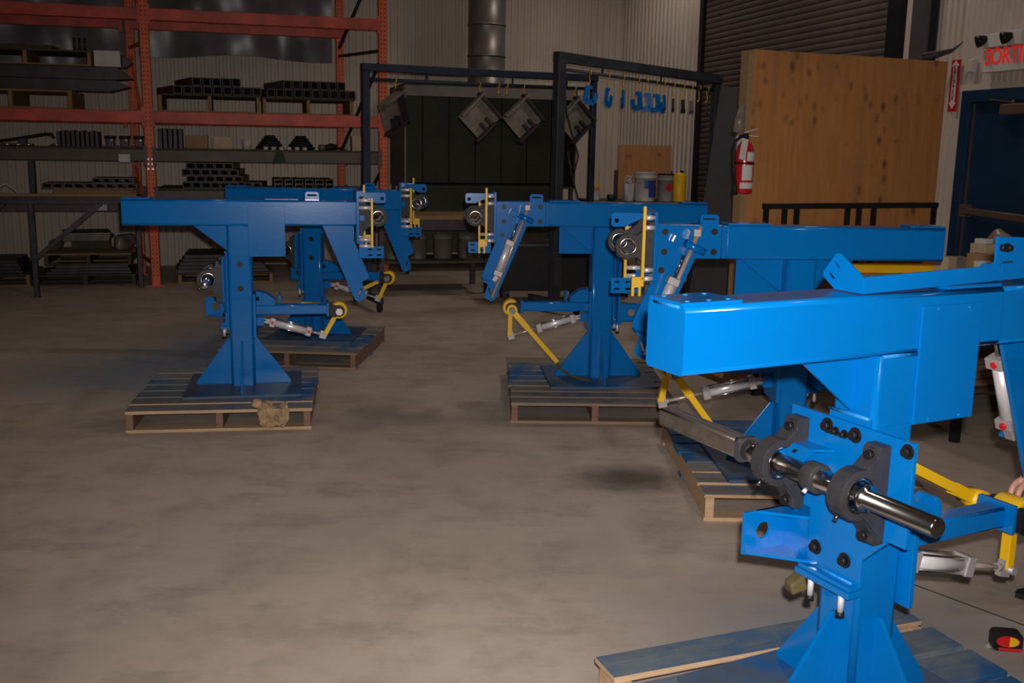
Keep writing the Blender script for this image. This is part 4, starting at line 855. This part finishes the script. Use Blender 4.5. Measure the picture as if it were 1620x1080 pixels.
# exit sign, emergency light, extinguisher arrow, small box
es = thing('exit_sign', 'white exit sign with red lettering above the blue door', 'sign', WR(7.735, .012, 2.255), WROT)
obj('housing', MB().box(0, .54, -.06, 0, 0, .165), 'white', es, bevel=.006)
text_mesh('lettering', 'SORTIE', .165, 'redglow', es, (.022, -.0615, .024), (R(90), 0, 0), .84, .001, .004)
el = thing('emergency_light', 'white emergency light unit with two dark lamp heads', 'light', WR(7.74, .012, 2.432), WROT)
obj('battery_box', MB().box(0, .38, -.075, 0, 0, .10), 'white', el, bevel=.006)
for x in (.0, .26):
    h = obj('lamp_head', MB().lathe((x, -.10, .055), (-.5, -1, -.35), [(.001, -.05), (.025, -.045), (.04, 0), (.045, .03), (.040, .03), (.001, .012)], 20), 'black', el); obj('knuckle', MB().cone((x + .01, -.07, .06), (x + .015, -.1, .055), .012), 'alu', h)
sg = thing('extinguisher_sign', 'narrow red arrow sign reading downward beside the plywood panel', 'sign', WR(7.335, 0, 1.985), WROT)
obj('board', MB().box(0, .10, -.032, -.022, 0, .395), 'extred', sg, bevel=.001)
obj('arrow', MB().plate([(.05, .02), (.092, .07), (.074, .07), (.074, .35), (.092, .35), (.05, .39), (.008, .35), (.026, .35), (.026, .07), (.008, .07)], (), -.0335, -.0315, 'xz'), 'white', sg)
for k, ch in enumerate('EXTINCTEUR'): text_mesh('lettering', ch, .036, 'black', sg, (.036, -.034, .322 - .0268 * k), (R(90), 0, 0), 1.0, .0004, .0012)
jb = thing('switch_box', 'small pale switch box left of the exit sign', 'box', WR(7.54, .012, 2.27), WROT); obj('box', MB().box(0, .07, -.04, 0, 0, .10), 'plasticwhite', jb, bevel=.006); obj('cover', MB().box(.006, .064, -.044, -.04, .006, .094), 'wall', jb, bevel=.003)
cdt = obj('branch_bundle', MB().tube([(7.10, -.14, 2.40), (7.25, -.12, 2.42), (7.40, -.1, 2.44), (7.52, -.09, 2.50)], [.03, .022, .014, .004], 6).tube([(7.12, -.14, 2.43), (7.3, -.12, 2.44), (7.48, -.1, 2.46)], [.024, .016, .004], 6), 'colsteel'); cdt.location = CORNER; cdt.rotation_euler = (0, 0, WROT); tag(cdt, 'frayed dark cable bundle above the plywood panel corner', 'cable')

# dark cart on casters between the hood and the middle machine
ca = thing('steel_cart', 'dark steel cart on casters behind the middle machine', 'cart', (.30, 11.05, 0), R(8))
obj('body', MB().box(-.46, .46, -.26, .28, .14, .62), 'black', ca, bevel=.006); obj('top', MB().box(-.50, .50, -.30, .32, .62, .65), 'darksteel', ca, bevel=.004)
for x, y in ((-.40, -.22), (.40, -.22), (-.40, .24), (.40, .24)):
    f = obj('caster_fork', MB().box(x - .03, x + .03, y - .02, y + .02, .06, .14), 'darksteel', ca); obj('caster_wheel', MB().cone((x - .016, y - .0, .055), (x + .016, y, .055), .055, n=20), 'rubber', f)
# ------------------------------------------------------------------ workbench at the right
BYAW = R(22); B0 = Vector((2.56, 5.66, 0)); bx_ = Vector((math.cos(BYAW), math.sin(BYAW), 0)); by_ = Vector((-math.sin(BYAW), math.cos(BYAW), 0))
def BN(a, b, z=0): return B0 + bx_ * a + by_ * b + Vector((0, 0, z))
wbn = thing('workbench', 'workbench with brown top and black pipe legs at the right', 'workbench', B0, BYAW)
obj('bench_top', MB().box(-.02, 1.7, -.02, 1.0, .87, .90), 'card', wbn, bevel=.003)
for a_, b_ in ((.07, .05), (1.62, .05), (.07, .92), (1.62, .92)): obj('leg', MB().cone((a_, b_, 0), (a_, b_, .87), .032, n=18), 'rubber', wbn)
obj('lower_shelf', MB().box(.04, 1.65, .3, .95, .20, .225), 'wooddark', wbn)
for k in range(4):
    o = obj('timber_plank', MB().box(-.7, .7, -.1, .1, 0, .04), 'woodred', bevel=.003); o.location = BN(.85, .45 + .03 * k, .226 + .041 * k); o.rotation_euler = (0, 0, BYAW + R(2 * k - 3)); tag(o, '%s brown plank in the pile under the workbench' % ('lowest', 'second', 'third', 'topmost')[k], 'plank', 'planks under the workbench')
def bbox(name, lab, cat, mat, a, b, w_, d_, h, rot=0, z=.901, grp=None):
    o = obj(name, MB().box(-w_ / 2, w_ / 2, -d_ / 2, d_ / 2, 0, h), mat, bevel=.003); o.location = BN(a, b, z); o.rotation_euler = (0, 0, BYAW + R(rot)); return tag(o, lab, cat, grp)
# yellow welded channels
for k, (a, b, L, rot) in enumerate(((.20, .84, .62, -18), (.72, .88, .3, -15))):
    t = thing('yellow_channel', ('long yellow steel channel on the workbench end', 'short yellow steel channel on the workbench')[k], 'channel', BN(a, b, .901), BYAW + R(rot), 'yellow channels on the workbench')
    obj('web', MB().box(-L / 2, L / 2, -.05, .05, 0, .006), 'yellow', t); obj('flange', MB().box(-L / 2, L / 2, -.05, -.044, .006, .05), 'yellow', t); obj('flange', MB().box(-L / 2, L / 2, .044, .05, .006, .05), 'yellow', t); obj('end_tab', MB().box(L / 2, L / 2 + .006, -.05, .05, 0, .06), 'yellow', t)
bbox('cardboard_box', 'small white carton before the brown cartons on the workbench', 'box', 'white', .45, .33, .07, .08, .12, 10, grp='cartons on the workbench')
bbox('cardboard_box', 'brown cube carton in the middle of the workbench clutter', 'box', 'card', .56, .46, .10, .12, .15, 4, grp='cartons on the workbench')
bbox('cardboard_box', 'flat white carton beside the brown cube carton', 'box', 'white', .58, .33, .12, .08, .06, -6, grp='cartons on the workbench')
bbox('cardboard_box', 'pale carton at the back of the workbench clutter', 'box', 'cardlight', .42, .60, .10, .10, .12, 15, grp='cartons on the workbench')
bbox('cardboard_box', 'tall pale carton next to the control box', 'box', 'cardlight', .68, .56, .09, .12, .20, 0, grp='cartons on the workbench')
bbox('cardboard_box', 'dark carton wedged behind the pale carton', 'box', 'greyplate', .55, .66, .16, .10, .11, -12, grp='cartons on the workbench')
bbox('cardboard_box', 'small white lidded carton on the tall pale carton', 'box', 'white', .68, .56, .07, .08, .03, 5, 1.102, 'cartons on the workbench')
cbx = thing('control_box', 'grey control box with two yellow lamps on the workbench', 'control box', BN(.86, .38, .901), BYAW + R(-16))
obj('case', MB().box(-.13, .13, -.07, .07, 0, .205), 'plasticgrey', cbx, bevel=.005)
for x in (-.075, .045): obj('lamp', MB().cone((x, -.07, .16), (x, -.082, .16), .016, .012), 'yellow', cbx)
obj('side_panel', MB().box(.13, .15, -.07, .07, 0, .205), 'yellow', cbx)
blob('crumpled_bag', 'grey crumpled plastic bag behind the control box', 'bag', 'plasticfilm', BN(.92, .68, .901), (.11, .10, .15), 9)
# loose angle bracket lying on the nearest beam
lbk = thing('angle_bracket', 'loose blue angle bracket with slotted tab on the nearest beam', 'bracket', mw('N', 0, 0, 1.3138), R(26.6)); lbk.rotation_euler = (0, R(-1.5), R(26.6))
obj('angle_web', MB().box(-.127, .36, -.062, -.054, .0, .042), 'blue', lbk, bevel=.001); obj('angle_foot', MB().box(-.127, .155, -.054, -.012, .0, .006), 'blue', lbk, bevel=.001)
def rslot(cx, cy, L, W, a): return [(cx + x * math.cos(a) - y * math.sin(a), cy + x * math.sin(a) + y * math.cos(a)) for x, y in ((-L / 2, -W / 2), (L / 2, -W / 2), (L / 2, W / 2), (-L / 2, W / 2))]
tb_ = MB().plate([(-.062, 0), (-.062, .038), (.024, .092), (.036, .091), (.078, .040), (.077, .028), (.034, 0)], [rslot(.032, .062, .024, .009, R(38)), rslot(.049, .032, .024, .009, R(38))], -.135, -.127, 'yz')
obj('slotted_tab', tb_, 'blue', lbk, bevel=.001)
bp_ = obj('bolted_plate', MB().plate([(.315, .042), (.335, .052), (.335, .118), (.62, .10), (.62, .0), (.36, .0), (.36, .042)], [slot(.385, .048, .05, .004)], -.062, -.054, 'xz'), 'blue', lbk, bevel=.001)
obj('knob', MB().cone((.365, -.062, .088), (.365, -.072, .088), .012).cone((.365, -.072, .088), (.365, -.082, .088), .008).cone((.352, -.062, .088), (.352, -.074, .088), .009), 'black', bp_)
# tape measure on the floor
tp = thing('tape_measure', 'red and black tape measure lying on the floor', 'tape measure', (1.70, 3.20, 0), R(-8)); tp.scale = (1.15, 1.15, 1.0)
obj('case', MB().plate(rrect(-.042, .042, 0, .066, .016), (), -.02, .02, 'xz'), 'black', tp, bevel=.003)
obj('side_label', MB().plate([(.033 * math.cos(a) * (1.0), .036 + .02 * math.sin(a)) for a in [2 * math.pi * k / 20 for k in range(20)]], (), -.0215, -.0195, 'xz'), 'red', tp); obj('side_label', MB().plate([(.004 + .026 * math.cos(R(a)), .036 + .017 * math.sin(R(a))) for a in range(-90, 91, 15)], (), -.0225, -.0205, 'xz'), 'yellow', tp)
obj('red_base', MB().box(-.025, .042, -.0205, .0205, .001, .013), 'red', tp, bevel=.002); obj('tape_hook', MB().box(-.05, -.042, -.009, .009, .004, .006).box(-.0515, -.05, -.009, .009, 0, .007), 'alu', tp)
# crumpled tan paper on the left pallet
pr_ = thing('crumpled_paper', 'crumpled tan paper draped over the left front pallet edge', 'paper', mw('L1', .19, -.606, .131), R(8.6))
def crumple(seed, pts_w, mat, name):
    rr = random.Random(seed); nx, nz = 14, 12; vs = []; 
    for j in range(nz + 1):
        for i in range(nx + 1):
            s, t_ = i / nx, j / nz
            wv = pts_w(s, t_); vs.append((wv[0] + rr.uniform(-.006, .006), wv[1] + rr.uniform(-.007, .007), wv[2] + rr.uniform(-.006, .006)))
    N = len(vs); vs += [(x, y + .008, z + .002) for x, y, z in vs]
    fs = []
    for j in range(nz):
        for i in range(nx):
            a = j * (nx + 1) + i; fs += [(a, a + 1, a + nx + 2, a + nx + 1), (N + a, N + a + nx + 1, N + a + nx + 2, N + a + 1)]
    for i in range(nx): fs += [(i, N + i, N + i + 1, i + 1), (nz * (nx + 1) + i, nz * (nx + 1) + i + 1, N + nz * (nx + 1) + i + 1, N + nz * (nx + 1) + i)]
    for j in range(nz): a = j * (nx + 1); b = a + nx; c_ = a + nx + 1; d_ = b + nx + 1; fs += [(a, c_, N + c_, N + a), (b, N + b, N + d_, d_)]
    return obj(name, MB().add(vs, fs), mat, pr_)
def drape(s, t_):
    wdt = .175 * (math.sin(math.pi * (.15 + .7 * t_)) ** .5); x = (s - .5) * wdt + .01
    if t_ < .35: return (x - .005, -.012 + (.35 - t_) * .18, .012 + .02 * math.sin(7 * s))
    k = (t_ - .35) / .65; return (x, -.022 - .03 * math.sin(math.pi * k) - .008 * math.sin(9 * s), .008 - .115 * k)
crumple(5, drape, 'tan', 'sheet')
kn = MB(); bmk = bmesh.new(); bmesh.ops.create_icosphere(bmk, subdivisions=2, radius=1); rr_ = random.Random(8)
for v in bmk.verts: v.co = v.co * rr_.uniform(.8, 1.15)
for v in bmk.verts: v.co = Vector((v.co.x * .036, v.co.y * .03, v.co.z * .03))
mek = bpy.data.meshes.new('knot'); bmk.to_mesh(mek); bmk.free(); ok_ = obj('knot', mek, 'tan', pr_); ok_.location = (-.085, .0, .03)
# yellow cap on the far jack bolt of the nearest machine
yk = obj('yellow_plug', MB().add([(-.03, -.02, 0), (.02, -.025, .012), (.03, .02, .015), (-.02, .025, .0), (-.035, -.015, .03), (.01, -.02, .055), (.02, .02, .058), (-.03, .02, .032)], [(0, 3, 2, 1), (4, 5, 6, 7), (0, 1, 5, 4), (1, 2, 6, 5), (2, 3, 7, 6), (3, 0, 4, 7)]), 'olive', NM, bevel=.006); yk.location = (-.125, .10, .46 - .13)
# ------------------------------------------------------------------ person kneeling just right of the frame
def skin_mesh(name, chains, mat, parent, root=0, sub=2):
    vs = []; es = []; rs = []
    idx = {}
    for ch in chains:
        prev = None
        for p, r_ in ch:
            k = tuple(round(c_, 4) for c_ in p)
            if k not in idx: idx[k] = len(vs); vs.append(p); rs.append(r_)
            if prev is not None and prev != idx[k]: es.append((prev, idx[k]))
            prev = idx[k]
    me = bpy.data.meshes.new(name); me.from_pydata(vs, es, []); me.materials.append(M[mat])
    o = bpy.data.objects.new(name, me); COL.objects.link(o)
    if parent: o.parent = parent
    sk = o.modifiers.new('skin', 'SKIN'); sk.use_smooth_shade = True
    if not me.skin_vertices: bpy.context.view_layer.objects.active = o
    for i, sv in enumerate(me.skin_vertices[0].data):
        r_ = rs[i]; sv.radius = (r_, r_) if not isinstance(r_, tuple) else r_; sv.use_root = (i == root)
    sb = o.modifiers.new('sub', 'SUBSURF'); sb.levels = sub; sb.render_levels = sub
    return o
ps = thing('person', 'person in dark work clothes crouching, one hand on the yellow hub', 'person', (2.12, 3.55, 0), 0)
# person space: origin on the floor; facing (-.75,-.66)
H_ = Vector(mw('N', .61, .0, .650)) - Vector((2.12, 3.55, 0))
pel = (0.230, -0.030, 0.400); mid = (0.120, -0.150, 0.570); ch_ = (-0.020, -0.310, 0.760); up_c = (-0.090, -0.395, 0.885); nk = (-0.135, -0.450, 0.985); shR = (-0.245, -0.315, 0.900); shL = (0.030, -0.520, 0.900)
wrR = H_ + Vector((.125, .10, .055)); elR = (Vector(shR) + wrR) / 2 + Vector((.03, .07, -.06))
elL = (0.010, -0.670, 0.680); wrL = (-0.070, -0.560, 0.560)
hipR = (0.160, 0.040, 0.400); hipL = (0.310, -0.090, 0.400)
knR = (-0.170, -0.110, 0.500); anR = (0.045, 0.080, 0.100); knL = (-0.020, -0.420, 0.520); anL = (0.150, -0.250, 0.100)
body = skin_mesh('body', [
    [(pel, .15), (mid, .145), (ch_, .15), (up_c, .11), (nk, .06)],
    [(up_c, .11), (shR, .075), (tuple(elR), .05), (tuple(wrR), .034)],
    [(up_c, .11), (shL, .075), (elL, .05), (wrL, .034)],
    [(pel, .15), (hipR, .11), (knR, .075), (anR, .05)],
    [(pel, .15), (hipL, .11), (knL, .075), (anL, .05)]], 'coverall', ps)
f_ = Vector((-.6, -.8, 0)).normalized(); sd = Vector((-.8, .6, 0)).normalized(); zz = Vector((0, 0, 1))
hc = Vector((-0.175, -0.505, 1.145))
def hd_(a, b, c_): return tuple(hc + f_ * a + sd * b + zz * c_)
head = skin_mesh('head', [[(hd_(-.055, 0, -.165), .055), (hd_(-.035, 0, -.10), .058), (hd_(-.005, 0, -.03), (.078, .088)), (hd_(-.01, 0, .04), (.080, .095)), (hd_(-.015, 0, .085), .062)], [(hd_(-.005, 0, -.03), (.078, .088)), (hd_(.055, 0, -.075), .036)]], 'skin', ps)
obj('nose', MB().cone(hd_(.078, 0, .02), hd_(.10, 0, -.022), .008, .014, 10), 'skin', head)
obj('hair', MB().lathe(hd_(-.022, 0, .02), (.10, .13, 1), [(.001, .108), (.05, .100), (.085, .07), (.099, .02), (.098, -.02), (.088, -.02), (.085, .03), (.001, .09)], 20), 'hair', ps)
for s in (-1, 1):
    obj('eye', MB().lathe(hd_(.068, .031 * s, .008), f_, [(.001, .014), (.006, .012), (.010, .005), (.008, 0)], 10), 'white', head)
    obj('ear', MB().lathe(hd_(-.01, .080 * s, -.005), sd * s, [(.001, .010), (.014, .012), (.022, 0), (.014, -.01)], 10), 'skin', head)
obj('mouth', MB().bar(hd_(.086, .02, -.062), hd_(.086, -.02, -.062), .008, .006), 'card', head)
# right hand on the hub: palm with five fingers curling over it
px = (H_ - wrR).normalized()
ax = Vector((0, 0, 1)).cross(px).normalized(); upx = px.cross(ax)
def hp_(a, b, c_): return tuple(wrR + px * a + ax * b + upx * c_)
fing = [[(hp_(-.03, 0, -.005), .03), (hp_(.02, 0, 0), .03), (hp_(.055, 0, .004), .032)]]
for i, (b, L_) in enumerate(((-.033, .85), (-.011, 1.0), (.011, .95), (.033, .75))):
    fing.append([(hp_(.055, 0, .004), .032), (hp_(.085, b, .008), .0115), (hp_(.085 + .035 * L_, b * 1.08, .006), .0098), (hp_(.085 + .058 * L_, b * 1.1, -.018), .0090), (hp_(.085 + .062 * L_, b * 1.1, -.040), .0080)])
fing.append([(hp_(.02, 0, 0), .03), (hp_(.03, -.04, -.012), .014), (hp_(.065, -.058, -.03), .0115), (hp_(.09, -.058, -.045), .009)])
skin_mesh('hand', fing, 'skin', ps, sub=2)
wl = Vector(wrL); fing = [[(tuple(wl), .03), (tuple(wl + Vector((-.05, -.01, -.03))), .034), (tuple(wl + Vector((-.075, -.012, -.04))), .034)]]
for b in (-.033, -.011, .011, .033):
    q = wl + Vector((-.075, -.012, -.04)); fing.append([(tuple(q), .034), (tuple(q + Vector((-.03, b, -.02))), .011), (tuple(q + Vector((-.05, b, -.05))), .0095), (tuple(q + Vector((-.045, b, -.08))), .008)])
fing.append([(tuple(wl), .03), (tuple(wl + Vector((-.02, .04, -.03))), .013), (tuple(wl + Vector((-.05, .05, -.06))), .0095)])
skin_mesh('hand', fing, 'skin', ps, sub=2)
def shoe(an, d):
    an = Vector(an); d = Vector((d[0], d[1], 0)).normalized()
    base = Vector((an.x, an.y, 0))
    o = skin_mesh('shoe', [[(tuple(an + Vector((0, 0, .01))), .05), (tuple(base + Vector((0, 0, .065)) - d * .02), .052), (tuple(base + d * .08 + Vector((0, 0, .052))), .046), (tuple(base + d * .15 + Vector((0, 0, .040))), .040), (tuple(base + d * .20 + Vector((0, 0, .034))), .030)]], 'shoe', ps)
    b = MB().plate([(x, y) for x, y in [(base - d * .075 + Vector((-d.y, d.x, 0)) * .034 * s)[:2] for s in (1, -1)] + [(base + d * t_ + Vector((-d.y, d.x, 0)) * -w_)[:2] for t_, w_ in ((.05, .036), (.15, .044), (.21, .03), (.235, 0))] + [(base + d * t_ + Vector((-d.y, d.x, 0)) * w_)[:2] for t_, w_ in ((.21, .03), (.15, .044), (.05, .036))]], (), 0, .02, 'xy')
    obj('sole', b, 'rubber', o)
shoe(anR, (-1, -.1)); shoe(anL, (-.6, -.8))
